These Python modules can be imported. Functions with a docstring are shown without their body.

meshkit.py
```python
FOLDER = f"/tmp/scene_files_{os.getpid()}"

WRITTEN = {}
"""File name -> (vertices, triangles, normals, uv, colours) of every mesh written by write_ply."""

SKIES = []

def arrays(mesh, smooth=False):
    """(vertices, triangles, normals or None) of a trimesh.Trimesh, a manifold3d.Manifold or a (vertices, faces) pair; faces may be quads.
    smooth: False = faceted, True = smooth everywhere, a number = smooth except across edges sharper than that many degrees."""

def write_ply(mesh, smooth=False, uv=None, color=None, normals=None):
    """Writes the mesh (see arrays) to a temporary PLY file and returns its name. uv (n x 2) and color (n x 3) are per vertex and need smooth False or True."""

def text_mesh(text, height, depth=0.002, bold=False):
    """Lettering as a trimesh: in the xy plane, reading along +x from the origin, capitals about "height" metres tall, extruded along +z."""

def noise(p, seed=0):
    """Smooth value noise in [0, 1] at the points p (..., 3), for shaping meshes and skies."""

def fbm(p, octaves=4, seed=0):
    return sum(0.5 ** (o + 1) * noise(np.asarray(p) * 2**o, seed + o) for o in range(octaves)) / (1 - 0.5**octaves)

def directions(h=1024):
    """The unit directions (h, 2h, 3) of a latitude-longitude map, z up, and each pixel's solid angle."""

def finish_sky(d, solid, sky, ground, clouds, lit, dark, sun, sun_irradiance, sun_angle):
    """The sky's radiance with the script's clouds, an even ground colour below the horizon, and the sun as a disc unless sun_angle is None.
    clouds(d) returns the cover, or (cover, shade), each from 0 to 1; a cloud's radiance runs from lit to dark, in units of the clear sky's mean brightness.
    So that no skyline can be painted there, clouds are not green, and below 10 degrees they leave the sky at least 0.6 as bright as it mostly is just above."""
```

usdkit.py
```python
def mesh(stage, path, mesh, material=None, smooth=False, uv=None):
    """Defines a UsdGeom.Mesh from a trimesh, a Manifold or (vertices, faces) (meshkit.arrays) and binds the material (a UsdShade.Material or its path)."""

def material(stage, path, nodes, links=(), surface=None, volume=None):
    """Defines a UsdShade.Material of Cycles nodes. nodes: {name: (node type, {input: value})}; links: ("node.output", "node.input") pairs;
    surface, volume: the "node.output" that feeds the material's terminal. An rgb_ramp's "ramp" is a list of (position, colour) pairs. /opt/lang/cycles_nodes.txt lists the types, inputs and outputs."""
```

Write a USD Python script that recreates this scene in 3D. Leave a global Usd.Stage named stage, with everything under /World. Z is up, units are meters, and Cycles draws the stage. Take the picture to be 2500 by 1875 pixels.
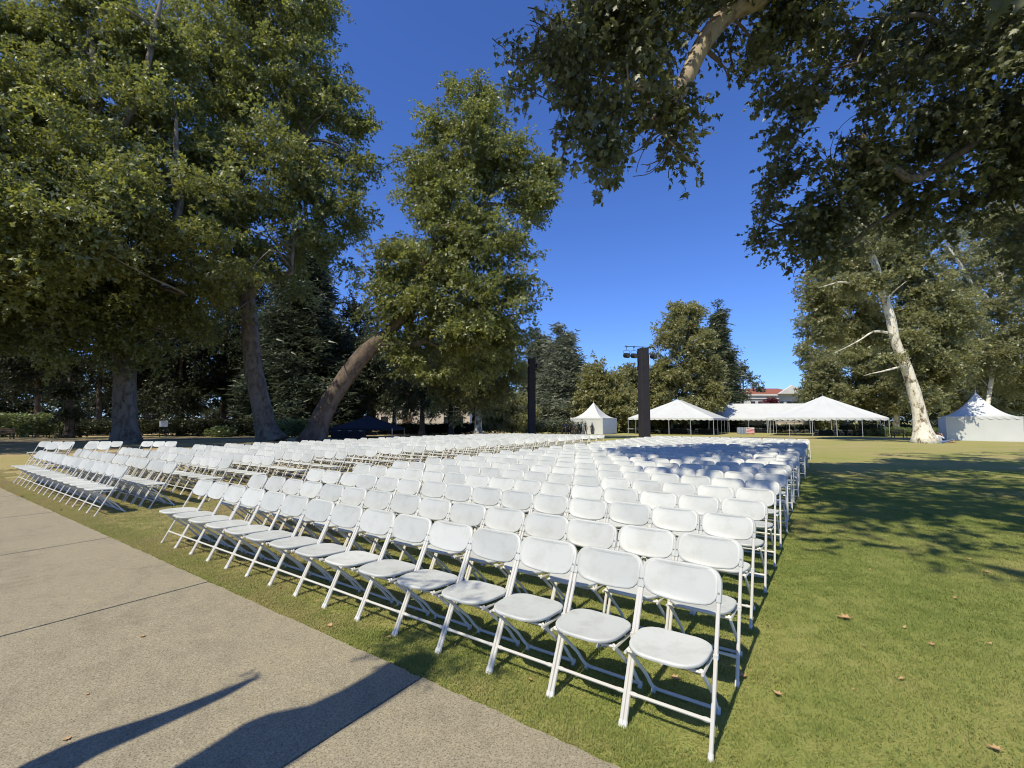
import math, random
import numpy as np, trimesh, manifold3d as m3
import meshkit, usdkit
from shapely.geometry import Polygon, box as sbox
from pxr import Usd, UsdGeom, UsdLux, UsdShade, Sdf, Gf, Vt

stage = Usd.Stage.CreateInMemory()
UsdGeom.SetStageUpAxis(stage, 'Z'); UsdGeom.SetStageMetersPerUnit(stage, 1.0)
UsdGeom.Xform.Define(stage, '/World'); UsdGeom.Scope.Define(stage, '/World/Looks')
rng = np.random.default_rng(7)

# ------------------------------------------------------------------ camera, sky, sun, exposure
F_PX, PITCH, ROLL, CAM_H = 1108.85, 0.0771, 0.0032, 1.6473
fw = np.array([0, math.cos(PITCH), math.sin(PITCH)]); up0 = np.array([0, -math.sin(PITCH), math.cos(PITCH)]); rt0 = np.array([1., 0, 0])
rt = rt0 * math.cos(ROLL) + up0 * math.sin(ROLL); up = up0 * math.cos(ROLL) - rt0 * math.sin(ROLL)
EYE = np.array([0, 0, CAM_H])
cam = UsdGeom.Camera.Define(stage, '/World/camera')
cam.CreateHorizontalApertureAttr(36.0); cam.CreateVerticalApertureAttr(27.0)
cam.CreateFocalLengthAttr(36.0 * F_PX / 2500); cam.CreateClippingRangeAttr(Gf.Vec2f(0.05, 5000)); cam.CreateProjectionAttr('perspective')
cam.CreateExposureAttr(0.2)
M = np.eye(4); M[0, :3] = rt; M[1, :3] = up; M[2, :3] = -fw; M[3, :3] = EYE
cam.AddTransformOp().Set(Gf.Matrix4d(M.tolist()))
SUN_EL = math.radians(54.0)
SHX, SHY = 0.600, 0.800                       # horizontal direction in which shadows fall
SUN = np.array([-SHX * math.cos(SUN_EL), -SHY * math.cos(SUN_EL), math.sin(SUN_EL)])
SLEN = 1 / math.tan(SUN_EL)
dome = UsdLux.DomeLight.Define(stage, '/World/sky')
usdkit.material(stage, '/World/Looks/sky_light', {
    's': ('sky_texture', {'sky_type': 'single_scattering', 'sun_disc': False, 'sun_elevation': SUN_EL, 'sun_rotation': math.atan2(SUN[0], SUN[1]), 'altitude': 250.0, 'air_density': 1.0, 'aerosol_density': 0.35, 'ozone_density': 2.6}),
    'm': ('mix', {'mix_type': 'multiply', 'fac': 1.0, 'color2': (0.46, 0.67, 1.16)}), 'b': ('background_shader', {'strength': 0.137})}, [('s.color', 'm.color1'), ('m.color', 'b.color')], surface='b.background')
UsdShade.MaterialBindingAPI.Apply(dome.GetPrim()).Bind(UsdShade.Material.Get(stage, '/World/Looks/sky_light'))
sun = UsdLux.DistantLight.Define(stage, '/World/sun')
sun.CreateNormalizeAttr(True); sun.CreateIntensityAttr(1.25); sun.CreateAngleAttr(0.53); sun.CreateColorAttr(Gf.Vec3f(1.0, 0.92, 0.74))
zl = SUN / np.linalg.norm(SUN); xl = np.cross([0, 0, 1], zl); xl /= np.linalg.norm(xl); yl = np.cross(zl, xl)
S = np.eye(4); S[0, :3] = xl; S[1, :3] = yl; S[2, :3] = zl
sun.AddTransformOp().Set(Gf.Matrix4d(S.tolist()))

# ------------------------------------------------------------------ where things stand
def ray(x, y):                                 # direction through a point of the 2500 x 1875 photograph
    return fw * F_PX + rt * (x - 1250) - up * (y - 937.5)
def gz(x, y):                                  # the lawn falls away a little towards the tents
    return -0.011 * np.maximum(0, np.asarray(y, float) - 24) * np.clip((110 - np.asarray(y, float)) / 60 + 0.3, 0, 1) if np.ndim(y) else -0.011 * max(0, y - 24) * min(1, max(0, (110 - y) / 60 + 0.3))
def at(x, y, Y):                               # the point at forward distance Y
    d = ray(x, y); return EYE + d * (Y / d[1])
def ground(x, y):
    d = ray(x, y); z = 0
    for _ in range(20):
        P = EYE + d * ((z - CAM_H) / d[2]); z = float(gz(P[0], min(P[1], 110)))
    return P
def to_px(P):
    d = np.asarray(P, float) - EYE; z = d @ fw
    return 1250 + F_PX * (d @ rt) / z, 937.5 - F_PX * (d @ up) / z, z
TH = 2.5438; U2 = np.array([math.cos(TH), math.sin(TH)]); V2 = np.array([-U2[1], U2[0]]) * -1
if V2[1] < 0: V2 = -V2
A0 = np.array([0.9706, 2.3245])                # right front foot of the nearest chair
def uv(u, v): return A0 + U2 * u + V2 * v

# ------------------------------------------------------------------ scene graph helpers
taken = {}
def numbered(parent, name):
    k = (parent, name); n = taken.get(k, -1) + 1; taken[k] = n
    return name if n == 0 else f'{name}_{n:03d}'
def meta(p, label=None, cat=None, group=None, kind=None):
    for k, v in (('label', label), ('category', cat), ('group', group), ('kind', kind)):
        if v: p.SetCustomDataByKey(k, v)
    return p
def thing(name, label=None, cat=None, loc=(0, 0, 0), rz=0.0, group=None, kind=None):
    x = UsdGeom.Xform.Define(stage, '/World/' + numbered('/World', name))
    x.AddTranslateOp().Set(Gf.Vec3d(*map(float, loc))); x.AddRotateZOp().Set(math.degrees(rz))
    return meta(x.GetPrim(), label, cat, group, kind)
def part(name, mesh, mat, parent=None, smooth=False, label=None, kind=None):
    base = str(parent.GetPath()) if parent else '/World'
    m = usdkit.mesh(stage, base + '/' + numbered(base, name), mesh, mat, smooth)
    return meta(m.GetPrim(), label, None, None, kind)
def cat_(ms): return trimesh.util.concatenate([m for m in ms if m is not None])
def bx(x0, x1, y0, y1, z0, z1):
    m = trimesh.creation.box([x1 - x0, y1 - y0, z1 - z0]); m.apply_translation([(x0 + x1) / 2, (y0 + y1) / 2, (z0 + z1) / 2]); return m
def spline(P, n):
    P = np.asarray(P, float)
    if len(P) < 3: return np.array([P[0] + (P[-1] - P[0]) * t for t in np.linspace(0, 1, n)])
    from scipy.interpolate import PchipInterpolator
    s = np.r_[0, np.cumsum(np.linalg.norm(np.diff(P[:, :3], axis=0), axis=1))]
    return PchipInterpolator(s, P)(np.linspace(0, s[-1], n))
def tube(P, r, sides=8, caps=True, rough=0.0, seed=0):
    P = np.asarray(P, float); n = len(P); r = np.broadcast_to(np.asarray(r, float), (n,))
    T = np.gradient(P, axis=0); T /= np.linalg.norm(T, axis=1, keepdims=True) + 1e-12
    a = np.cross(T[0], [0, 0, 1.] if abs(T[0][2]) < .9 else [1., 0, 0]); a /= np.linalg.norm(a); V = []
    ang = np.arange(sides) * 2 * math.pi / sides
    for i in range(n):
        a = a - T[i] * (a @ T[i]); a /= np.linalg.norm(a) + 1e-12; b = np.cross(T[i], a)
        V.append(P[i] + r[i] * (np.cos(ang)[:, None] * a + np.sin(ang)[:, None] * b))
    V = np.array(V)
    if rough:
        q = V.reshape(-1, 3); c = np.repeat(P, sides, 0); k = meshkit.fbm(q * 1.3 + seed, 3) + .35 * meshkit.noise(q * 5 + seed) - .67
        V = (c + (q - c) * (1 + rough * 2 * k)[:, None]).reshape(n, sides, 3)
    V = V.reshape(-1, 3); Fc = []
    for i in range(n - 1):
        j = np.arange(sides); k = (j + 1) % sides
        Fc += [np.stack([i * sides + j, i * sides + k, (i + 1) * sides + k], 1), np.stack([i * sides + j, (i + 1) * sides + k, (i + 1) * sides + j], 1)]
    Fc = np.vstack(Fc)
    if caps:
        V = np.vstack([V, P[0], P[-1]]); j = np.arange(sides); k = (j + 1) % sides; c0, c1 = len(V) - 2, len(V) - 1; o = (n - 1) * sides
        Fc = np.vstack([Fc, np.stack([np.full(sides, c0), k, j], 1), np.stack([np.full(sides, c1), o + j, o + k], 1)])
    return trimesh.Trimesh(V, Fc, process=False)
def fillet(P, r, n=5):
    P = [np.asarray(p, float) for p in P]; out = [P[0]]
    for i in range(1, len(P) - 1):
        a, b, c = P[i - 1], P[i], P[i + 1]; d = min(r, .49 * np.linalg.norm(a - b), .49 * np.linalg.norm(c - b))
        p, q = b + (a - b) / np.linalg.norm(a - b) * d, b + (c - b) / np.linalg.norm(c - b) * d
        out += [(1 - t) ** 2 * p + 2 * t * (1 - t) * b + t * t * q for t in np.linspace(0, 1, n)]
    return np.array(out + [P[-1]])
def rings(outline, levels):
    """A closed lens-like solid: outline (n,2) repeated at (scale, z function) levels, first and last closed by a centre point."""
    n = len(outline); c = outline.mean(0); V = []
    for s, zf in levels:
        q = c + (outline - c) * s; V.append(np.c_[q, [zf(x, y) for x, y in q]])
    V = np.vstack(V); Fc = []; j = np.arange(n); k = (j + 1) % n
    for i in range(len(levels) - 1):
        Fc += [np.stack([i * n + j, i * n + k, (i + 1) * n + k], 1), np.stack([i * n + j, (i + 1) * n + k, (i + 1) * n + j], 1)]
    e = len(V); V = np.vstack([V, [*c, levels[0][1](*c)], [*c, levels[-1][1](*c)]]); o = (len(levels) - 1) * n
    Fc += [np.stack([np.full(n, e), k, j], 1), np.stack([np.full(n, e + 1), o + j, o + k], 1)]
    return trimesh.Trimesh(V, np.vstack(Fc), process=False)
def round_rect(x0, x1, y0, y1, r, n=6, even=0):
    p = sbox(x0 + r, y0 + r, x1 - r, y1 - r).buffer(r, quad_segs=n)
    if even: return np.array([p.exterior.interpolate(k / even, normalized=True).coords[0] for k in range(even)])
    return np.array(p.exterior.coords)[:-1]

# ------------------------------------------------------------------ materials
def mat(name, color, rough=0.6, var=None, scale=4.0, bump=0.0, bscale=40.0, spec=0.5, metal=0.0, detail=6.0, space='p', extra=None, c2=None):
    n = {'g': ('geometry', {}), 'p': ('principled_bsdf', {'base_color': color, 'roughness': rough, 'specular_ior_level': spec, 'metallic': metal})}; L = []
    if c2 is not None:
        n['n'] = ('noise_texture', {'scale': scale, 'detail': detail, 'roughness': 0.6}); n['r'] = ('rgb_ramp', {'ramp': [(0.3, color), (0.7, c2)]})
        L += [('g.position', 'n.vector'), ('n.fac', 'r.fac'), ('r.color', 'p.base_color')]
    if bump:
        n['bn'] = ('noise_texture', {'scale': bscale, 'detail': 4.0}); n['b'] = ('bump', {'strength': bump, 'distance': 0.02})
        L += [('g.position', 'bn.vector'), ('bn.fac', 'b.height'), ('b.normal', 'p.normal')]
    return usdkit.material(stage, '/World/Looks/' + name, n, L, surface='p.BSDF')
def leaf_mat(name, ramp, trans=0.48, rough=0.47, spec=0.42):
    """Leaves differ one by one (ramp over a random number per leaf) and by spray."""
    return usdkit.material(stage, '/World/Looks/' + name, {
        'g': ('geometry', {}), 'o': ('object_info', {}), 'm': ('mix_float', {'fac': 0.35}), 'r': ('rgb_ramp', {'ramp': ramp}),
        'd': ('diffuse_bsdf', {}), 't': ('translucent_bsdf', {}), 'gl': ('glossy_bsdf', {'color': (0.9, 0.9, 0.85), 'roughness': rough}), 'h': ('hsv', {'hue': 0.485, 'saturation': 1.1, 'value': 1.9, 'fac': 1.0}),
        'x': ('mix_closure', {'fac': trans}), 'y': ('mix_closure', {'fac': spec * 0.14})},
        [('g.random_per_island', 'm.a'), ('o.random', 'm.b'), ('m.result', 'r.fac'), ('r.color', 'd.color'), ('r.color', 'h.color'), ('h.color', 't.color'), ('d.BSDF', 'x.closure1'), ('t.BSDF', 'x.closure2'), ('x.closure', 'y.closure1'), ('gl.BSDF', 'y.closure2')], surface='y.closure')
WHITE = mat('white_plastic', (0.50, 0.525, 0.505), 0.42, bump=0.05, bscale=900)
SEATW = mat('white_plastic_seat', (0.64, 0.665, 0.635), 0.5, c2=(0.60, 0.625, 0.60), scale=26, bump=0.06, bscale=500)
def variant(name, col, rough): return mat(name, col, rough)
TUBE = mat('white_painted_steel', (0.52, 0.505, 0.45), 0.38)
CAP = mat('white_rubber_cap', (0.55, 0.55, 0.52), 0.6)
STEEL = mat('dull_steel', (0.45, 0.45, 0.45), 0.4, metal=0.8)
VINYL = mat('white_tent_vinyl', (0.55, 0.565, 0.54), 0.5, c2=(0.50, 0.517, 0.497), scale=0.6, bump=0.12, bscale=2.5)
POLE = mat('pole_aluminium', (0.55, 0.55, 0.54), 0.4, metal=0.5)
BLACK = mat('black_drape', (0.012, 0.011, 0.014), 0.75, c2=(0.02, 0.017, 0.021), scale=3, bump=0.25, bscale=9)
IRON = mat('black_metal', (0.012, 0.012, 0.013), 0.45)
LENS = mat('lamp_lens', (0.05, 0.055, 0.06), 0.1)
NAVY = mat('navy_canopy_cloth', (0.006, 0.008, 0.018), 0.8, bump=0.2, bscale=4)  # navy cloth darkened to near black, shade put into the colour
TABLEW = mat('white_table_top', (0.72, 0.72, 0.70), 0.5)
DARKCLOTH = mat('dark_table_cloth', (0.02, 0.022, 0.02), 0.8, bump=0.2, bscale=5)
STUCCO = mat('cream_stucco', (0.56, 0.50, 0.42), 0.85, c2=(0.48, 0.43, 0.36), scale=0.7, bump=0.1, bscale=20)
PALE = mat('pale_stone_wall', (0.62, 0.60, 0.55), 0.8, c2=(0.54, 0.52, 0.47), scale=0.5)
TERRA = mat('terracotta_tiles', (0.30, 0.10, 0.05), 0.8, c2=(0.22, 0.07, 0.04), scale=1.5)
GLASSD = mat('dark_window_glass', (0.02, 0.022, 0.026), 0.1)
WOODB = mat('brown_wood', (0.10, 0.065, 0.04), 0.7)
RED = mat('red_banner', (0.55, 0.06, 0.08), 0.6); BINB = mat('blue_grey_bin', (0.22, 0.26, 0.33), 0.5)
DRYLEAF = mat('dry_leaf', (0.36, 0.20, 0.08), 0.7, c2=(0.48, 0.32, 0.16), scale=30)
TWIG = mat('twig_bark', (0.11, 0.085, 0.06), 0.85)
SKIN = mat('skin', (0.34, 0.19, 0.125), 0.55); HAIR = mat('dark_hair', (0.02, 0.014, 0.01), 0.6)
CLOTH = {k: mat('cloth_' + k, c, 0.85) for k, c in dict(black=(0.014, 0.014, 0.017), navy=(0.02, 0.025, 0.06), grey=(0.035, 0.038, 0.045), white=(0.62, 0.64, 0.66), teal=(0.04, 0.10, 0.10), denim=(0.10, 0.14, 0.24), brown=(0.04, 0.026, 0.02)).items()}

def plastic(name, col, rough, dirt):
    return usdkit.material(stage, '/World/Looks/' + name, {'o': ('object_info', {}), 'g': ('geometry', {}), 'r': ('rgb_ramp', {'ramp': [(0.0, (.86, .87, .88)), (0.6, (1, 1, 1)), (1.0, (1.1, 1.1, 1.1))]}), 'n': ('noise_texture', {'scale': 7.0, 'detail': 7.0, 'roughness': 0.7}),
        'd': ('rgb_ramp', {'ramp': [(0.38, dirt), (0.52, (1, 1, 1))]}), 'm': ('mix', {'mix_type': 'multiply', 'fac': 1.0, 'color1': col}), 'm2': ('mix', {'mix_type': 'multiply', 'fac': 1.0}), 'bn': ('noise_texture', {'scale': 700.0}), 'b': ('bump', {'strength': 0.06, 'distance': 0.01}), 'p': ('principled_bsdf', {'roughness': rough})},
        [('o.random', 'r.fac'), ('r.color', 'm.color2'), ('g.position', 'n.vector'), ('n.fac', 'd.fac'), ('m.color', 'm2.color1'), ('d.color', 'm2.color2'), ('m2.color', 'p.base_color'), ('g.position', 'bn.vector'), ('bn.fac', 'b.height'), ('b.normal', 'p.normal')], surface='p.BSDF')
WHITE = plastic('white_chair_plastic', (0.425, 0.437, 0.405), 0.42, (.92, .91, .89)); SEATW = plastic('white_seat_plastic', (0.52, 0.532, 0.488), 0.5, (.88, .87, .85))
def bark(name, pale, mid, dark, scale=1.0, pos=(0.36, 0.5, 0.66)):
    return usdkit.material(stage, '/World/Looks/' + name, {
        'g': ('geometry', {}), 'mp': ('mapping', {'scale': (1.0 * scale, 1.0 * scale, 0.5 * scale)}),
        'n': ('noise_texture', {'scale': 2.6, 'detail': 5.0, 'roughness': 0.6, 'distortion': 0.6}), 'n2': ('noise_texture', {'scale': 14.0, 'detail': 5.0}),
        'm': ('mix_float', {'fac': 0.28}), 'r': ('rgb_ramp', {'ramp': [(pos[0], dark), (pos[1] - .04, mid), (pos[1] + .04, pale), (pos[2], pale), (pos[2] + .06, mid)]}),
        'b': ('bump', {'strength': 0.7, 'distance': 0.06}), 'p': ('principled_bsdf', {'roughness': 0.85, 'specular_ior_level': 0.2})},
        [('g.position', 'mp.vector'), ('mp.vector', 'n.vector'), ('mp.vector', 'n2.vector'), ('n.fac', 'm.a'), ('n2.fac', 'm.b'), ('m.result', 'r.fac'), ('r.color', 'p.base_color'), ('m.result', 'b.height'), ('b.normal', 'p.normal')], surface='p.BSDF')
BARK_OLD = bark('mottled_old_bark', (0.17, 0.145, 0.115), (0.115, 0.095, 0.073), (0.055, 0.045, 0.034))
BARK_WHITE = bark('white_sycamore_bark', (0.70, 0.66, 0.54), (0.46, 0.41, 0.31), (0.16, 0.125, 0.08), 1.0, (0.40, 0.48, 0.70))
BARK_LIMB = bark('tan_limb_bark', (0.38, 0.31, 0.22), (0.30, 0.235, 0.16), (0.13, 0.09, 0.06), 1.6)
BARK_DARK = bark('dark_bark', (0.13, 0.10, 0.075), (0.09, 0.068, 0.05), (0.05, 0.037, 0.028))

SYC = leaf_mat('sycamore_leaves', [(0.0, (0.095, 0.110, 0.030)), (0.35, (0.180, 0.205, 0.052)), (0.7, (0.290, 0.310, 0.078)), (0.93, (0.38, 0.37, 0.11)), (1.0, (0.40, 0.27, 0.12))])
DEEPG = leaf_mat('deep_shade_leaves', [(0.0, (0.020, 0.026, 0.010)), (0.6, (0.036, 0.044, 0.016)), (1.0, (0.060, 0.066, 0.024))], trans=0.2, spec=0.25)  # evergreen leaves darkened: shade under the left trees put into the colour
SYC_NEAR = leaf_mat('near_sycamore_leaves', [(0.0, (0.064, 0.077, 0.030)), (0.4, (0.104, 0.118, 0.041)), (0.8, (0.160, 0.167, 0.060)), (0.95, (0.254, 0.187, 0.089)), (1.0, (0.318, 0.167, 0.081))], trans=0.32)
OLIVE = leaf_mat('olive_leaves', [(0.0, (0.152, 0.161, 0.066)), (0.5, (0.242, 0.245, 0.098)), (1.0, (0.343, 0.315, 0.134))])
YELLOW = leaf_mat('yellowing_leaves', [(0.0, (0.17, 0.175, 0.066)), (0.5, (0.28, 0.275, 0.095)), (1.0, (0.40, 0.345, 0.14))])
DARKG = leaf_mat('dark_evergreen_leaves', [(0.0, (0.051, 0.067, 0.033)), (0.6, (0.096, 0.116, 0.053)), (1.0, (0.146, 0.161, 0.071))], trans=0.3)
NEEDLE = leaf_mat('conifer_needles', [(0.0, (0.116, 0.135, 0.088)), (0.6, (0.189, 0.210, 0.131)), (1.0, (0.263, 0.270, 0.175))], trans=0.2, rough=0.5)
NEEDLE_DARK = leaf_mat('dark_conifer_needles', [(0.0, (0.045, 0.060, 0.036)), (0.6, (0.075, 0.096, 0.056)), (1.0, (0.11, 0.13, 0.075))], trans=0.25, spec=0.3)
HEDGE = leaf_mat('hedge_leaves', [(0.0, (0.102, 0.135, 0.045)), (0.6, (0.179, 0.219, 0.066)), (1.0, (0.280, 0.296, 0.089))], trans=0.2)
MAROON = leaf_mat('maroon_leaves', [(0.0, (0.089, 0.015, 0.026)), (1.0, (0.204, 0.039, 0.060))], trans=0.2)

# lawn: green and straw mixed by where it is; the same colours for the sheet and its blades
LAWN_NODES = {
    'g': ('geometry', {}), 'n': ('noise_texture', {'scale': 0.32, 'detail': 5.0, 'roughness': 0.62}), 'n2': ('noise_texture', {'scale': 2.3, 'detail': 5.0, 'roughness': 0.65}), 'n3': ('noise_texture', {'scale': 60.0, 'detail': 3.0}),
    'm': ('mix_float', {'fac': 0.36}), 'm2': ('mix_float', {'fac': 0.22}),
    'sx': ('separate_xyz', {}), 'far': ('map_range', {'from_min': 5.0, 'from_max': 26.0, 'to_min': -0.05, 'to_max': 0.035, 'clamp': True}), 'lft': ('map_range', {'from_min': 0.4, 'from_max': -2.5, 'to_min': 0.0, 'to_max': 0.125, 'clamp': True}),
    'ad': ('math', {'math_type': 'add'}), 'ad2': ('math', {'math_type': 'add'})}
LAWN_LINKS = [('g.position', 'n.vector'), ('g.position', 'n2.vector'), ('g.position', 'n3.vector'), ('g.position', 'sx.vector'), ('sx.y', 'far.value'), ('sx.x', 'lft.value'), ('n.fac', 'm.a'), ('n2.fac', 'm.b'), ('m.result', 'm2.a'), ('n3.fac', 'm2.b'),
              ('far.result', 'ad.value1'), ('lft.result', 'ad.value2'), ('ad.value', 'ad2.value1'), ('m2.result', 'ad2.value2'), ('ad2.value', 'r.fac')]
LAWN = usdkit.material(stage, '/World/Looks/lawn', {**LAWN_NODES,
    'r': ('rgb_ramp', {'ramp': [(0.36, (0.21, 0.245, 0.060)), (0.48, (0.295, 0.30, 0.088)), (0.56, (0.345, 0.30, 0.118)), (0.66, (0.40, 0.31, 0.155))]}),
    'bn': ('noise_texture', {'scale': 95.0, 'detail': 4.0}), 'b': ('bump', {'strength': 0.8, 'distance': 0.03}), 'p': ('principled_bsdf', {'roughness': 0.9, 'specular_ior_level': 0.15})},
    LAWN_LINKS + [('r.color', 'p.base_color'), ('g.position', 'bn.vector'), ('bn.fac', 'b.height'), ('b.normal', 'p.normal')], surface='p.BSDF')
BLADE = usdkit.material(stage, '/World/Looks/grass_blades', {**LAWN_NODES,
    'r': ('rgb_ramp', {'ramp': [(0.36, (0.315, 0.385, 0.095)), (0.48, (0.46, 0.48, 0.145)), (0.56, (0.60, 0.53, 0.225)), (0.66, (0.65, 0.51, 0.28))]}),
    'v': ('rgb_ramp', {'ramp': [(0.0, (0.62, 0.66, 0.6)), (0.75, (1.05, 1.05, 1.0)), (0.9, (1.25, 1.15, 1.1)), (1.0, (1.7, 1.4, 1.5))]}), 'mu': ('mix', {'mix_type': 'multiply', 'fac': 1.0}),
    'p': ('principled_bsdf', {'roughness': 0.5, 'specular_ior_level': 0.3}), 't': ('translucent_bsdf', {}), 'x': ('mix_closure', {'fac': 0.42})},
    LAWN_LINKS + [('g.random_per_island', 'v.fac'), ('r.color', 'mu.color1'), ('v.color', 'mu.color2'), ('mu.color', 'p.base_color'), ('mu.color', 't.color'), ('p.BSDF', 'x.closure1'), ('t.BSDF', 'x.closure2')], surface='x.closure')
CONCRETE = usdkit.material(stage, '/World/Looks/exposed_concrete', {
    'g': ('geometry', {}), 'n': ('noise_texture', {'scale': 150.0, 'detail': 3.0, 'roughness': 0.6}), 'v': ('voronoi_texture', {'scale': 95.0}), 'n2': ('noise_texture', {'scale': 1.1, 'detail': 6.0, 'roughness': 0.65}), 'n3': ('noise_texture', {'scale': 9.0, 'detail': 4.0}),
    'r': ('rgb_ramp', {'ramp': [(0.28, (0.09, 0.074, 0.050)), (0.45, (0.255, 0.222, 0.148)), (0.6, (0.320, 0.280, 0.190)), (0.75, (0.385, 0.345, 0.245))]}), 'mf': ('mix_float', {'fac': 0.35}),
    's': ('rgb_ramp', {'ramp': [(0.25, (0.66, 0.66, 0.65)), (0.5, (0.97, 0.97, 0.97)), (0.75, (1.12, 1.09, 1.03))]}), 'ms': ('mix_float', {'fac': 0.4}), 'mu': ('mix', {'mix_type': 'multiply', 'fac': 1.0}),
    'b': ('bump', {'strength': 0.55, 'distance': 0.006}), 'p': ('principled_bsdf', {'roughness': 0.85, 'specular_ior_level': 0.3})},
    [('g.position', 'n.vector'), ('g.position', 'v.vector'), ('g.position', 'n2.vector'), ('g.position', 'n3.vector'), ('n.fac', 'mf.a'), ('v.distance', 'mf.b'), ('mf.result', 'r.fac'), ('n2.fac', 'ms.a'), ('n3.fac', 'ms.b'), ('ms.result', 's.fac'),
     ('r.color', 'mu.color1'), ('s.color', 'mu.color2'), ('mu.color', 'p.base_color'), ('n.fac', 'b.height'), ('b.normal', 'p.normal')], surface='p.BSDF')
SOIL = mat('dark_joint_soil', (0.05, 0.04, 0.03), 0.95, c2=(0.09, 0.07, 0.05), scale=40)
FARPATH = mat('far_path_concrete', (0.34, 0.30, 0.25), 0.9, c2=(0.28, 0.25, 0.20), scale=1.5)
LITTER = mat('shaded_bed_soil', (0.045, 0.033, 0.022), 0.95, c2=(0.085, 0.062, 0.04), scale=1.2, bump=0.5, bscale=20)

# ------------------------------------------------------------------ the setting: lawn, paths
xs = np.unique(np.r_[np.linspace(-900, -60, 22), np.linspace(-60, 70, 40), np.linspace(70, 900, 22)]); ys = np.unique(np.r_[np.linspace(-300, -10, 12), np.linspace(-10, 120, 60), np.linspace(120, 1500, 24)])
X, Y = np.meshgrid(xs, ys); Z = gz(X.ravel(), np.minimum(Y.ravel(), 110)).reshape(X.shape)
nx, ny = len(xs), len(ys); i, j = np.meshgrid(np.arange(ny - 1), np.arange(nx - 1), indexing='ij'); k = (i * nx + j).ravel()
PATH_V = -0.315                                 # edge of the concrete path, parallel to the rows of chairs
V0 = np.c_[X.ravel(), Y.ravel(), Z.ravel()]
part('lawn', (V0, np.stack([k, k + 1, k + nx + 1, k + nx], 1)), LAWN, smooth=True, kind='structure')

path = thing('path', kind='structure')
part('path_bed', (np.array([[*uv(-40, PATH_V), .006], [*uv(60, PATH_V), .006], [*uv(60, PATH_V - 6), .006], [*uv(-40, PATH_V - 6), .006]]), np.array([[0, 1, 2, 3]])), SOIL, path)
JU = [1.64 + 2.95 * k for k in range(-6, 16)]
def slab(u0, u1, v0, v1, wob=True):
    n = 160; e = []
    us = np.linspace(u0, u1, n); w = (meshkit.fbm(np.c_[us * 7, us * 0, us * 0], 5) - .5) * .03 if wob else 0 * us
    top = [uv(a, v1 + b) for a, b in zip(us, w)]
    poly = [*top, *[uv(a, v0) for a in (u1, u0)]]
    P = Polygon(poly); P = P if P.exterior.is_ccw else Polygon(poly[::-1])
    m = trimesh.creation.extrude_polygon(P.buffer(-.004), 0.008, engine='earcut'); lo = trimesh.creation.extrude_polygon(P, 0.014, engine='earcut')
    lo.apply_translation([0, 0, .008]); m.apply_translation([0, 0, .022])
    return cat_([lo, m])
for a, b in zip(JU[:-1], JU[1:]):
    part('slab', slab(a + .007, b - .007, PATH_V - 5.0, PATH_V), CONCRETE, path)

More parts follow.
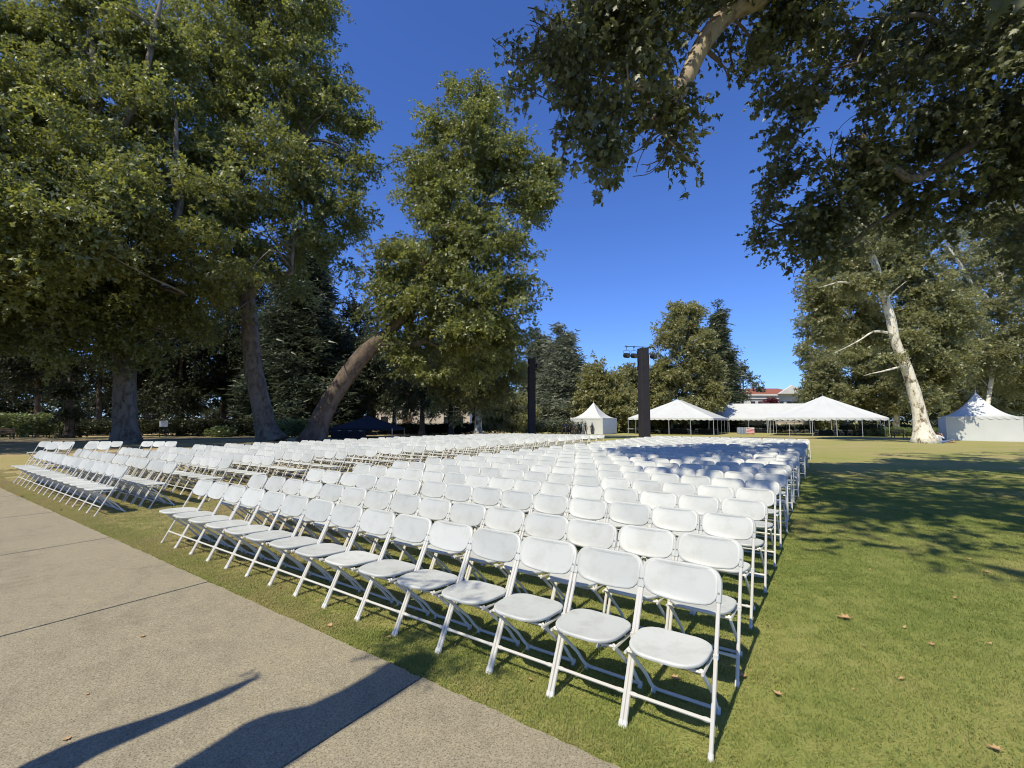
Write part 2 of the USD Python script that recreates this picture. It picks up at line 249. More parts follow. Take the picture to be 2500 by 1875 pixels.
def strip(pts, w, mat_, name, dz=.012):
    """A ribbon on the ground along pts (ground points), a path far off."""
    P = spline(np.array([p[:2] for p in pts]), 40); T = np.gradient(P, axis=0); T /= np.linalg.norm(T, axis=1, keepdims=True); N = np.c_[-T[:, 1], T[:, 0]]
    w = np.broadcast_to(w, (40,)); a, b = P + N * w[:, None] / 2, P - N * w[:, None] / 2; V = np.vstack([a, b]); V = np.c_[V, gz(V[:, 0], V[:, 1]) + dz + .03]
    i = np.arange(39); return part(name, (V, np.stack([i, i + 40, i + 41, i + 1], 1)), mat_, kind='structure')
strip([ground(-60, 1081), ground(200, 1077), ground(500, 1071.5), ground(900, 1066), ground(1180, 1064)], 1.3, FARPATH, 'far_path')
strip([ground(1180, 1062), ground(1400, 1063), ground(1700, 1067), ground(2000, 1070), ground(2600, 1073)], 1.7, FARPATH, 'far_path')

# ------------------------------------------------------------------ leaves and crowns
def leaf_outline(kind):
    if kind == 'syc':                          # five pointed lobes
        pts = [(0, 0), (.16, -.06), (.42, .02), (.30, .20), (.52, .46), (.24, .46), (.0, 1.0), (-.24, .46), (-.52, .46), (-.30, .20), (-.42, .02), (-.16, -.06)]
    elif kind == 'star': pts = [(0, 0), (.45, .08), (.24, .36), (.0, .95), (-.24, .36), (-.45, .08)]
    elif kind == 'oval': pts = [(0, 0), (.24, .35), (.0, 1.0), (-.24, .35)]
    else: pts = [(.06, 0), (.0, 1.0), (-.06, 0)]
    return np.array(pts, float)
def leaf_at(c, t, s, kind_o, r):
    nrm = np.array([0, 0, 1.]) + r.normal(size=3) * .75; nrm -= t * (nrm @ t); nrm /= np.linalg.norm(nrm); b = np.cross(nrm, t); O = kind_o
    q = c + s * (O[:, :1] * b + O[:, 1:] * t) - nrm * (s * .28 * (np.abs(O[:, :1]) ** 1.2) - s * .12 * O[:, 1:] * (1 - O[:, 1:]))
    return q, c + s * .33 * t
def spray(L, nside, per, size, kind, seed, droop=.5, spread=.62, twigs=True):
    """A leafy bough end: a twig along +x with side twigs, leaves set along them. Returns (leaves, twigs)."""
    r = np.random.default_rng(seed); O = leaf_outline(kind); m = len(O); V, Fc, tw, off = [], [], [], 0
    ax = np.array([[0, 0, 0], [L * .35, r.normal() * .04 * L, L * .07], [L * .7, r.normal() * .08 * L, L * .06 - droop * L * .05], [L, r.normal() * .1 * L, L * .02 - droop * L * .16]]); A = spline(ax, 12); lines = [A[3:]]
    tw.append(tube(A, np.linspace(.016, .005, 12) * (L / 1.4), 4, caps=False))
    for k in range(nside):
        f = .12 + .86 * (k + r.random() * .6) / nside; p = A[min(11, int(f * 11))]; sg = 1 if k % 2 else -1; an = sg * r.uniform(.5, 1.25); el = r.normal() * .55; l = L * spread * r.uniform(.55, 1.1) * (1 - .45 * f)
        d = np.array([math.cos(an) * math.cos(el), math.sin(an) * math.cos(el), math.sin(el)]); e = p + d * l - [0, 0, droop * l * .35]; md = p + d * l * .5 + [0, 0, .05 * l]; B = spline(np.array([p, md, e]), 6); lines.append(B); tw.append(tube(B, np.linspace(.008, .003, 6) * (L / 1.4), 3, caps=False))
    for B in lines:
        for q in range(per):
            f = (q + r.random()) / per; f = f ** .75; x = f * (len(B) - 1); a = int(min(len(B) - 2, x)); c = B[a] + (B[a + 1] - B[a]) * (x - a); T = B[a + 1] - B[a]; T /= np.linalg.norm(T)
            t = T * .6 + r.normal(size=3) * .65 + [0, 0, -droop * r.uniform(.1, 1.3)]; t /= np.linalg.norm(t); s_ = size * r.uniform(.6, 1.2); c = c + t * s_ * .25
            qv, cen = leaf_at(c, t, s_, O, r); V.append(qv)
            if m > 6: V.append(cen[None]); Fc += [[off + m, off + k, off + (k + 1) % m] for k in range(m)]; off += m + 1
            else: Fc += [[off, off + k, off + k + 1] for k in range(1, m - 1)]; off += m
    lv = trimesh.Trimesh(np.vstack(V), np.array(Fc), process=False)
    return (cat_([lv] + tw) if twigs else lv), None
def clump(n, R, size, kind, seed, droop=.5, flat=.7, twig=True):
    """A tuft of leaves round a point, for hedges."""
    r = np.random.default_rng(seed); O = leaf_outline(kind); V, Fc = [], []; off = 0; m = len(O)
    for _ in range(n):
        d = r.normal(size=3); d[2] *= flat; d /= np.linalg.norm(d); c = d * R * r.random() ** .45; s = size * r.uniform(.65, 1.25); yaw = r.uniform(0, 2 * math.pi)
        t = np.array([math.cos(yaw), math.sin(yaw), -droop * r.uniform(.2, 1.9) + .15]); t /= np.linalg.norm(t); q, cen = leaf_at(c, t, s, O, r); V.append(q)
        if m > 6: V.append(cen[None]); Fc += [[off + m, off + k, off + (k + 1) % m] for k in range(m)]; off += m + 1
        else: Fc += [[off, off + k, off + k + 1] for k in range(1, m - 1)]; off += m
    return trimesh.Trimesh(np.vstack(V), np.array(Fc), process=False), None
def needle_clump(n, R, seed, droop=.5):
    r = np.random.default_rng(seed); V, Fc = [], []
    for k in range(n):
        yaw = r.uniform(0, 2 * math.pi); t = np.array([math.cos(yaw), math.sin(yaw), -droop * r.uniform(0, 1.6) + .2]); t /= np.linalg.norm(t)
        c = r.normal(size=3) * R * .4; L = R * r.uniform(.35, .8); b = np.cross(t, r.normal(size=3)); b /= np.linalg.norm(b)
        V.append(np.array([c - b * L * .12, c + b * L * .12, c + t * L])); Fc.append([3 * k, 3 * k + 1, 3 * k + 2])
    return trimesh.Trimesh(np.vstack(V), np.array(Fc), process=False), None
CL = {
    'near': [spray(1.05, 7, 7, .128, 'syc', 10 + s, 1.0) for s in range(6)],
    'mid': [spray(1.9, 9, 8, .235, 'star', 30 + s, .6, twigs=False) for s in range(6)],
    'big': [spray(2.6, 9, 8, .36, 'star', 50 + s, .5, twigs=False) for s in range(5)],
    'oval': [clump(30, .75, .30, 'oval', 70 + s, .4) for s in range(4)],
    'shrub': [clump(40, .32, .13, 'oval', 90 + s, .1) for s in range(4)],
    'needle': [needle_clump(60, 1.0, 110 + s) for s in range(4)],
}
def outward(P, C, r, jit=.55, lift=.25):
    """Orientations that turn +x away from C, each with its own wander."""
    d = P - C; d /= np.linalg.norm(d, axis=1, keepdims=True) + 1e-9; d = d + r.normal(size=d.shape) * jit; d[:, 2] = d[:, 2] * .6 + lift * .4; d /= np.linalg.norm(d, axis=1, keepdims=True)
    yaw = np.arctan2(d[:, 1], d[:, 0]); pit = -np.arcsin(np.clip(d[:, 2], -.95, .95)); rol = r.normal(size=len(P)) * .5
    cy, sy, cp, sp, cr_, sr = np.cos(yaw / 2), np.sin(yaw / 2), np.cos(pit / 2), np.sin(pit / 2), np.cos(rol / 2), np.sin(rol / 2)
    return np.stack([cr_ * cp * cy + sr * sp * sy, sr * cp * cy - cr_ * sp * sy, cr_ * sp * cy + sr * cp * sy, cr_ * cp * sy - sr * sp * cy], 1), d
def quats(n, r, tilt=.5):
    yaw = r.uniform(0, 2 * math.pi, n); ax = r.normal(size=(n, 3)) * [1, 1, 0]; ax /= np.linalg.norm(ax, axis=1, keepdims=True); th = r.normal(size=n) * tilt
    q1 = np.c_[np.cos(th / 2), ax * np.sin(th / 2)[:, None]]; c, s = np.cos(yaw / 2), np.sin(yaw / 2)
    return np.stack([q1[:, 0] * c - q1[:, 3] * s, q1[:, 1] * c + q1[:, 2] * s, q1[:, 2] * c - q1[:, 1] * s, q1[:, 0] * s + q1[:, 3] * c], 1)
def instancer(parent, name, protos, P, Q, S, idx, label=None):
    base = str(parent.GetPath()) if parent else '/World'
    pi = UsdGeom.PointInstancer.Define(stage, base + '/' + numbered(base, name)); pp = str(pi.GetPath()); rel = pi.CreatePrototypesRel()
    for m, mt, nm in protos:
        pm = usdkit.mesh(stage, f'{pp}/{numbered(pp, nm)}', m, mt, True if nm != 'grass_tuft' else False); rel.AddTarget(pm.GetPath())
    pi.CreatePositionsAttr(Vt.Vec3fArray.FromNumpy(np.asarray(P, np.float32)))
    pi.CreateProtoIndicesAttr(Vt.IntArray.FromNumpy(np.asarray(idx, np.int32)))
    pi.CreateOrientationsAttr(Vt.QuathArray([Gf.Quath(float(a), float(b), float(c), float(d)) for a, b, c, d in Q]))
    S = np.asarray(S, np.float32); pi.CreateScalesAttr(Vt.Vec3fArray.FromNumpy(np.stack([S] * 3, 1) if S.ndim == 1 else S))
    return meta(pi.GetPrim(), label, None, None, 'stuff')
def fill(blobs, n, r, gap=.485, gs=.7, shell=.8, centres=False):
    """n points in the blobs [(centre, radius, depth radius)], thinned by noise so that the crown has holes and clumps."""
    w = np.array([b[1] ** 2 * (.5 + .5 * min(1, b[2] / b[1])) * (b[3] if len(b) > 3 else 1) for b in blobs]); w /= w.sum(); out, cs = [], []
    while len(out) < n:
        k = r.choice(len(blobs), p=w, size=4000); d = r.normal(size=(4000, 3)); d /= np.linalg.norm(d, axis=1, keepdims=True)
        rad = r.random(4000) ** (1 / 3 * shell * 1.2); C = np.array([b[0] for b in blobs])[k]; Rr = np.array([[b[1], b[2], b[1] * .92] for b in blobs])[k]
        lump = .98 + 1.5 * (meshkit.fbm(d * 2.6 + C * .37, 3, 9) - .5); stray = np.where(r.random(4000) < .05, r.uniform(1.05, 1.35, 4000), 1.0); p = C + d * (rad * lump * stray)[:, None] * Rr
        keep = (meshkit.fbm(p * gs, 3, 5) > gap) & (meshkit.fbm(p * gs * 2.7 + 31, 2, 6) > gap - .03)
        out += list(p[keep]); cs += list(C[keep])
    return (np.array(out[:n]), np.array(cs[:n])) if centres else np.array(out[:n])
def crown(t, origin, blobs, n, kind, leafmat, seed, gap=.485, gs=.7, scale=(.75, 1.25), tilt=.5, name='crown', keepf=None):
    r = np.random.default_rng(seed); div = {'mid': 3.4, 'big': 3.2}.get(kind, 1); n = int(n / div); P, C = fill(blobs, n, r, gap, gs, centres=True)
    if kind in ('mid', 'big', 'near'):
        Q, d = outward(P, C, r); sc = r.uniform(.7, 1.2, n); L = {'mid': 1.9, 'big': 2.6, 'near': 1.05}[kind]; P = P - d * (L * .55 * sc)[:, None]
    else: Q = quats(n, r, tilt); sc = r.uniform(*scale, n)
    S_ = CL[kind]; nl = len(S_); idx = r.integers(0, nl, n); protos = [(lv, leafmat, 'leaf_spray') for lv, _ in S_]
    if S_[0][1] is not None and False: protos += [(tw, TWIG, 'twigs') for _, tw in S_]; P, Q, sc, idx = np.vstack([P, P]), np.vstack([Q, Q]), np.r_[sc, sc], np.r_[idx, idx + nl]
    instancer(t, name, protos, P - origin, Q, sc, idx)
    return P
def limb(pts, sides=10, rough=.0, seed=0, dens=1.6):
    """pts: (px, py, width in px, forward distance) in the photograph."""
    Q = np.array([[*at(x, y, D), w * D / F_PX / 2] for x, y, w, D in pts]); L = np.linalg.norm(np.diff(Q[:, :3], axis=0), axis=1).sum()
    Q = spline(Q, max(6, int(L * dens) + 4)); return Q
def tube_q(Q, sides, rough, seed, wob=.0):
    P = Q[:, :3].copy()
    if wob: P += (np.stack([meshkit.fbm(P * .8 + 17 * c + seed, 2) for c in range(3)], 1) - .5) * wob * np.linspace(0, 1, len(P))[:, None]
    return tube(P, np.maximum(Q[:, 3], .008), sides, rough=rough, seed=seed)
def branches(Q, blobs, n, r, rad, reach, spread=.45):
    """Thinner boughs from points of a limb towards the blobs it carries."""
    out = []
    for _ in range(n):
        b = blobs[r.integers(len(blobs))]; end = b[0] + r.normal(size=3) * b[1] * spread
        d = np.linalg.norm(Q[:, :3] - end, axis=1); k = max(1, int(np.argmin(d + r.random(len(d)) * reach)) - 1); s = Q[k]
        mid = (s[:3] + end) / 2 + r.normal(size=3) * .12 * np.linalg.norm(end - s[:3]) + [0, 0, .06 * np.linalg.norm(end - s[:3])]
        r0 = min(rad, s[3] * .6); C = spline(np.array([[*s[:3], r0], [*mid, r0 * .6], [*end, r0 * .18]]), 9); out.append(tube_q(C, 5, 0, 0, .5))
    return out
def tree(name, label, trunk, limbs, blobs, n, kind, leafmat, barkmat, seed, group=None, nb=14, rb=.12, crownkw={}, base=None, reach=3.0, flare=1.5, cat='tree', boughm=None):
    B = [(at(x, y, D), rp * D / F_PX, rp * D / F_PX * (dd[0] if dd else 1.0), dd[1] if len(dd) > 1 else 1.0) for x, y, rp, D, *dd in blobs]
    Q = limb(trunk) if trunk is not None else None
    if base is None: base = np.array([Q[0][0], Q[0][1], gz(Q[0][0], Q[0][1])])
    t = thing(name, label, cat, base, 0, group); r = np.random.default_rng(seed)
    if Q is not None:
        Q[0, 2] = base[2] - .15
        h = Q[:, 2] - base[2]; Q[:, 3] *= 1 + (flare - 1) * np.exp(-np.maximum(h, 0) / .5)
        m = tube_q(Q, 20, .12, seed); m.apply_translation(-base); part('trunk', m, barkmat, t, smooth=True)
    LQ = []
    for lb in limbs:
        x_, y_, w_, D_ = lb[-1]; px_, py_ = lb[-2][:2]; lb = lb + [(x_ + (x_ - px_) * .6, y_ + (y_ - py_) * .6, min(2.0, w_ * .3), D_)]; q = limb(lb, dens=2.0); LQ.append(q); m = tube_q(q, 10, .08, seed + 3, .15); m.apply_translation(-base); part('limb', m, barkmat, t, smooth=True)
    if nb:
        src = np.vstack(([Q[len(Q) // 3:]] if Q is not None else []) + LQ); bs = branches(src, B, nb, r, rb, reach)
        m = cat_(bs); m.apply_translation(-base); part('boughs', m, boughm or barkmat, t, smooth=True, kind='stuff')
    P = crown(t, base, B, n, kind, leafmat, seed, **crownkw)
    return t, base, P, B

def round_tree(label, x, ybase, blobs, D, n, seed, leaf, barkm=BARK_DARK, kind='big', tw=10, name='tree', group=None, ytr=None, nb=8, **kw):
    tree(name, label, [(x, ybase, tw, D), (x + 1, ybase - 40, tw * .85, D), (x + 3, (ytr or min(b[1] for b in blobs) + 20), tw * .35, D)], [], [(*b[:3], D + (b[3] if len(b) > 3 else 0)) for b in blobs], n, kind, leaf, barkm, seed, group, nb=nb, rb=.1, **kw)
# big sycamores on the left
tree('sycamore_tree', 'big sycamore with straight mottled trunk, left of the leaning trunk',
     [(662, 1082, 54, 36), (646, 1030, 46, 36), (632, 960, 42, 36), (617, 885, 40, 36), (612, 821, 39, 36), (606, 758, 38, 36), (598, 711, 38, 36), (590, 600, 32, 36), (575, 450, 26, 36), (560, 280, 18, 36), (560, 100, 10, 36)],
     [[(604, 745, 26, 36), (551, 732, 20, 35), (470, 706, 18, 34), (407, 687, 17, 33), (362, 646, 14, 32), (300, 660, 12, 31), (217, 692, 9, 30)], [(362, 650, 12, 32), (271, 669, 10, 31), (244, 620, 8, 30.5)], [(612, 720, 24, 36), (630, 690, 20, 35.5), (650, 672, 17, 35), (711, 667, 10, 34.5), (715, 600, 8, 34)],
      [(590, 700, 20, 36), (520, 651, 14, 35), (479, 637, 11, 34.5), (452, 601, 9, 34), (443, 551, 7, 33.5)], [(575, 450, 20, 36), (640, 370, 14, 36), (741, 339, 10, 36), (723, 262, 8, 36)], [(565, 330, 18, 36), (500, 150, 14, 35), (440, 40, 11, 34), (400, -20, 10, 34)]],
     [(560, 60, 150, 36), (700, 30, 115, 36), (770, 120, 62, 37), (650, 190, 150, 36), (500, 220, 140, 34), (780, 270, 95, 37), (865, 310, 48, 37), (880, 400, 48, 37), (800, 430, 100, 37), (640, 400, 130, 33), (520, 420, 120, 33), (420, 380, 110, 32), (450, 560, 105, 33), (600, 560, 105, 33), (740, 560, 105, 36), (850, 520, 62, 37), (840, 620, 50, 37, 1, .6), (700, 690, 70, 36, 1, .35), (520, 700, 70, 34, 1, .6), (430, 780, 65, 33, 1, .7), (540, 800, 55, 36, 1, .7), (600, 780, 30, 34, 1, .5), (820, 230, 40, 37), (770, 10, 60, 37), (640, -50, 110, 36), (505, 705, 72, 30, 1, .8), (560, 640, 75, 28.5, 1, .8), (470, 600, 85, 27), (520, 480, 80, 26, 1, .6)],
     9200, 'mid', SYC, BARK_OLD, 11, 'sycamores on the left lawn', nb=40)
tree('sycamore_tree', 'tall sycamore on a trunk leaning right, between the straight trunk and the navy canopy',
     [(762, 1080, 50, 36), (777, 1040, 47, 36), (803, 985, 44, 36), (838, 930, 42, 36), (882, 872, 40, 36), (918, 838, 36, 36), (960, 800, 26, 36), (1010, 740, 26, 36), (1060, 620, 20, 36), (1100, 480, 15, 36), (1135, 330, 9, 36), (1145, 250, 6, 36)],
     [[(1000, 750, 20, 36), (1022, 738, 18, 35.5), (1040, 690, 12, 35), (1034, 640, 9, 35)], [(1085, 530, 14, 36), (1180, 500, 10, 36), (1245, 500, 8, 37), (1320, 470, 6, 38)], [(916, 838, 26, 36), (1000, 840, 18, 36), (1100, 800, 12, 36), (1200, 780, 8, 36)]],
     [(1140, 255, 62, 36), (1175, 240, 45, 36), (1085, 290, 48, 36), (1200, 300, 50, 36), (1120, 350, 90, 36), (1200, 400, 85, 36), (1290, 395, 55, 37), (1335, 430, 45, 38), (1325, 500, 48, 38), (1260, 480, 80, 37), (1040, 420, 70, 36), (1000, 470, 42, 36), (1100, 500, 110, 36), (1060, 600, 110, 36), (960, 660, 62, 36), (1180, 620, 105, 35), (1250, 650, 65, 36), (1260, 740, 66, 36), (1150, 740, 120, 35), (1020, 730, 90, 36), (920, 720, 60, 36, 1, .5), (1240, 830, 62, 37), (1130, 850, 100, 36), (1000, 860, 75, 37), (940, 770, 50, 36, 1, .5)],
     7200, 'mid', SYC, BARK_DARK, 12, 'sycamores on the left lawn', nb=46)  # darker bark here: the shade on this trunk put into its colour
tree('sycamore_tree', 'broad sycamore with thick dark trunk, leftmost on the lawn, branches hanging over the chairs',
     [(306, 1090, 52, 31), (306, 1040, 48, 31), (305, 960, 46, 31), (304, 870, 44, 31), (300, 760, 38, 31), (280, 600, 38, 30), (250, 420, 28, 29), (230, 240, 20, 28), (220, 60, 14, 28)],
     [[(300, 760, 28, 31), (380, 640, 22, 30), (440, 480, 16, 29), (430, 330, 10, 28)], [(295, 740, 28, 31), (180, 640, 20, 29), (60, 600, 14, 27), (-60, 560, 10, 26)], [(240, 380, 20, 29), (340, 240, 16, 28), (380, 60, 12, 28)], [(300, 820, 16, 31), (200, 750, 12, 29), (120, 760, 7, 28)]],
     [(80, 120, 105, 29), (200, 70, 105, 29), (330, 120, 90, 29), (-20, 40, 90, 28), (-30, 330, 150, 28), (110, 280, 130, 28), (250, 260, 120, 28), (370, 270, 95, 29), (60, 480, 140, 27), (210, 440, 120, 27), (340, 430, 95, 28), (-40, 600, 120, 26), (110, 620, 115, 27), (240, 620, 105, 28), (360, 590, 85, 29), (60, 740, 85, 27), (180, 770, 75, 28), (280, 780, 70, 29, 1, .8), (370, 720, 65, 30), (100, 830, 40, 28, 1, .6), (240, 860, 40, 29, 1, .5), (400, 830, 45, 30, 1, .6), (-60, 760, 80, 26), (160, 850, 50, 27, 1, .7), (330, 860, 45, 30, 1, .6), (450, 840, 40, 31, 1, .5), (20, 840, 50, 27, 1, .6), (150, 560, 95, 22), (250, 570, 85, 23), (50, 650, 100, 22), (300, 480, 80, 24), (-40, 500, 110, 21), (420, 130, 60, 30, 1, .7), (280, -20, 70, 29, 1, .7)],
     10500, 'mid', SYC, BARK_OLD, 13, 'sycamores on the left lawn', nb=40)
# shade trees out to the left, their crowns reach into the frame
tree('sycamore_tree', 'sycamore standing outside the left edge, its dark foliage entering at the frame', [(-330, 1095, 50, 25), (-330, 900, 44, 25), (-330, 600, 34, 25), (-320, 300, 20, 25)], [],
     [(-200, 300, 190, 25), (-350, 400, 200, 24), (-250, 620, 170, 24), (-420, 650, 150, 22), (-200, 100, 150, 26), (-480, 450, 160, 20), (-130, 780, 90, 25), (-560, 560, 190, 18), (-520, 300, 190, 19), (-700, 450, 200, 16), (-380, 200, 150, 21), (-1100, 620, 300, 17), (-900, 700, 250, 20), (-700, 760, 230, 22), (-500, 780, 180, 24)], 5500, 'mid', SYC, BARK_OLD, 14, 'sycamores on the left lawn', nb=16)

def left_shade():
    from shapely.geometry import Point
    r = np.random.default_rng(55); G = Polygon([ground(x, y)[:2] for x, y in ((-500, 1110), (0, 1101), (430, 1090), (640, 1084), (860, 1074), (1000, 1067), (500, 1064), (0, 1068), (-500, 1072))]); x0, y0, x1, y1 = G.bounds; P = []
    for _ in range(60000):
        if len(P) >= 900: break
        g = np.array([r.uniform(x0, x1), r.uniform(y0, y1)])
        if not G.contains(Point(g)): continue
        z = r.uniform(8, 24); p = np.array([g[0] - SHX * SLEN * z, g[1] - SHY * SLEN * z, z]); x, y, d = to_px(p)
        if d > 1 and -30 < x < 2500 and y > -30 and not (x < 780 and 60 < y < 560 or x < 480 and y < 780): continue
        P.append(p)
    return np.array(P)
LS = left_shade(); LT = stage.GetPrimAtPath('/World/sycamore_tree_003'); lb = np.array([*LT.GetAttribute('xformOp:translate').Get()])
ls_r = np.random.default_rng(56); ls_q, ls_d = outward(LS, LS - ls_r.normal(size=LS.shape), ls_r, .3, .1)
instancer(LT, 'crown', [(lv, SYC, 'leaf_spray') for lv, _ in CL['mid']], LS - ls_d - lb, ls_q, ls_r.uniform(.9, 1.4, len(LS)), ls_r.integers(0, len(CL['mid']), len(LS)))  # sprays added to this crown to shade the ground behind the left chairs

# the white-barked sycamore and the grove on the right
WT = tree('sycamore_tree', 'white-barked sycamore beside the seated person, trunk leaning left as it rises',
     [(2258, 1084, 50, 36), (2254, 1058, 38, 36), (2247, 1020, 29, 36), (2230, 950, 25, 36), (2210, 890, 23, 36), (2187, 835, 20, 36), (2170, 760, 19, 36), (2156, 723, 17, 36), (2144, 667, 15, 36), (2118, 595, 13, 36), (2105, 543, 10, 36), (2080, 470, 6, 36)],
     [[(2150, 722, 10, 36), (2109, 697, 7, 35.5), (2056, 689, 4, 35), (2019, 697, 2, 34.5)], [(2166, 730, 5, 36), (2190, 705, 3, 35.5), (2205, 694, 1.5, 35)], [(2186, 820, 7, 36), (2139, 809, 5, 35.3), (2100, 830, 3.5, 35), (2060, 850, 1.5, 34.5)], [(2204, 893, 6, 36), (2165, 904, 4, 35), (2130, 912, 2, 34.6)], [(2120, 600, 8, 36), (2095, 560, 6, 35), (2060, 520, 2, 35)]],
     [(2090, 560, 55, 40), (2190, 590, 64, 40), (2120, 640, 66, 41), (2040, 660, 52, 40), (2230, 680, 68, 40.5), (2000, 720, 34, 40), (2060, 750, 66, 41), (2250, 780, 75, 40.5), (2010, 800, 42, 40.5), (2110, 800, 50, 41.5), (2230, 860, 62, 41), (2310, 880, 55, 41), (2310, 780, 52, 41), (2270, 940, 50, 41), (2262, 985, 24, 38, 1, .6), (2040, 580, 36, 40), (2110, 700, 24, 35.6, 1, .4), (2200, 650, 26, 36, 1, .5), (2232, 815, 22, 36, 1, .5), (2160, 860, 20, 35.5, 1, .3), (2060, 850, 30, 37, 1, .4), (2060, 695, 26, 36, 1, .5), (2170, 590, 26, 36, 1, .6), (2150, 690, 16, 35.2, .6, 2), (2125, 620, 22, 35.2, .6, 2), (2180, 800, 12, 35.2, .6, 2), (2205, 870, 12, 35.2, .6, 2), (2238, 985, 10, 35.2, .6, 1), (2105, 560, 22, 35.2, .6, 2)],
     6600, 'mid', OLIVE, BARK_WHITE, 21, 'trees on the right lawn', nb=14, rb=.03, boughm=BARK_OLD, flare=1.25)
tree('sycamore_tree', 'sycamore behind the far right tent, white bough showing near the top', [(2400, 1066, 9, 52), (2425, 900, 9, 52), (2448, 760, 13, 52), (2444, 690, 15, 52), (2437, 640, 12, 52), (2430, 540, 6, 52)], [[(2445, 760, 14, 52), (2380, 700, 9, 51), (2340, 640, 6, 51)]],
     [(2420, 560, 62, 52), (2490, 520, 80, 52), (2360, 640, 62, 52), (2470, 660, 90, 53), (2390, 740, 75, 52), (2490, 780, 90, 52), (2390, 850, 80, 52), (2480, 900, 80, 52), (2550, 650, 90, 50), (2560, 850, 90, 50), (2350, 720, 50, 52), (2330, 600, 40, 52)], 5200, 'mid', OLIVE, BARK_WHITE, 22, 'trees on the right lawn', nb=24, rb=.1)
for k, (x, w, D, bl, lab) in enumerate([(2188, 13, 78, [(2190, 880, 55), (2150, 930, 60), (2230, 940, 55), (2180, 970, 45), (2120, 880, 45)], 'sycamore with short pinkish trunk, left of the white-barked trunk and far behind it'), (2040, 12, 84, [(1990, 790, 42), (2040, 820, 62), (1985, 860, 38), (1995, 930, 46), (2060, 900, 70), (2100, 840, 55), (2030, 970, 60), (2100, 960, 60), (1985, 985, 30), (2010, 720, 36)], 'pale-trunked light foliage tree behind the peak of the right hip tent'),
        (2400, 11, 70, [(2370, 880, 60), (2430, 920, 65), (2340, 960, 55), (2420, 990, 60), (2480, 960, 60)], 'slim tree standing behind the right peaked tent'), (2300, 10, 80, [(2290, 900, 60), (2330, 860, 60), (2270, 970, 55), (2330, 1000, 50)], 'slim far tree right of the white-barked trunk')]):
    round_tree(lab, x, 1052, bl, D, 2400 if k == 1 else 1500, 30 + k, OLIVE, BARK_WHITE, tw=w, group='trees on the right lawn')

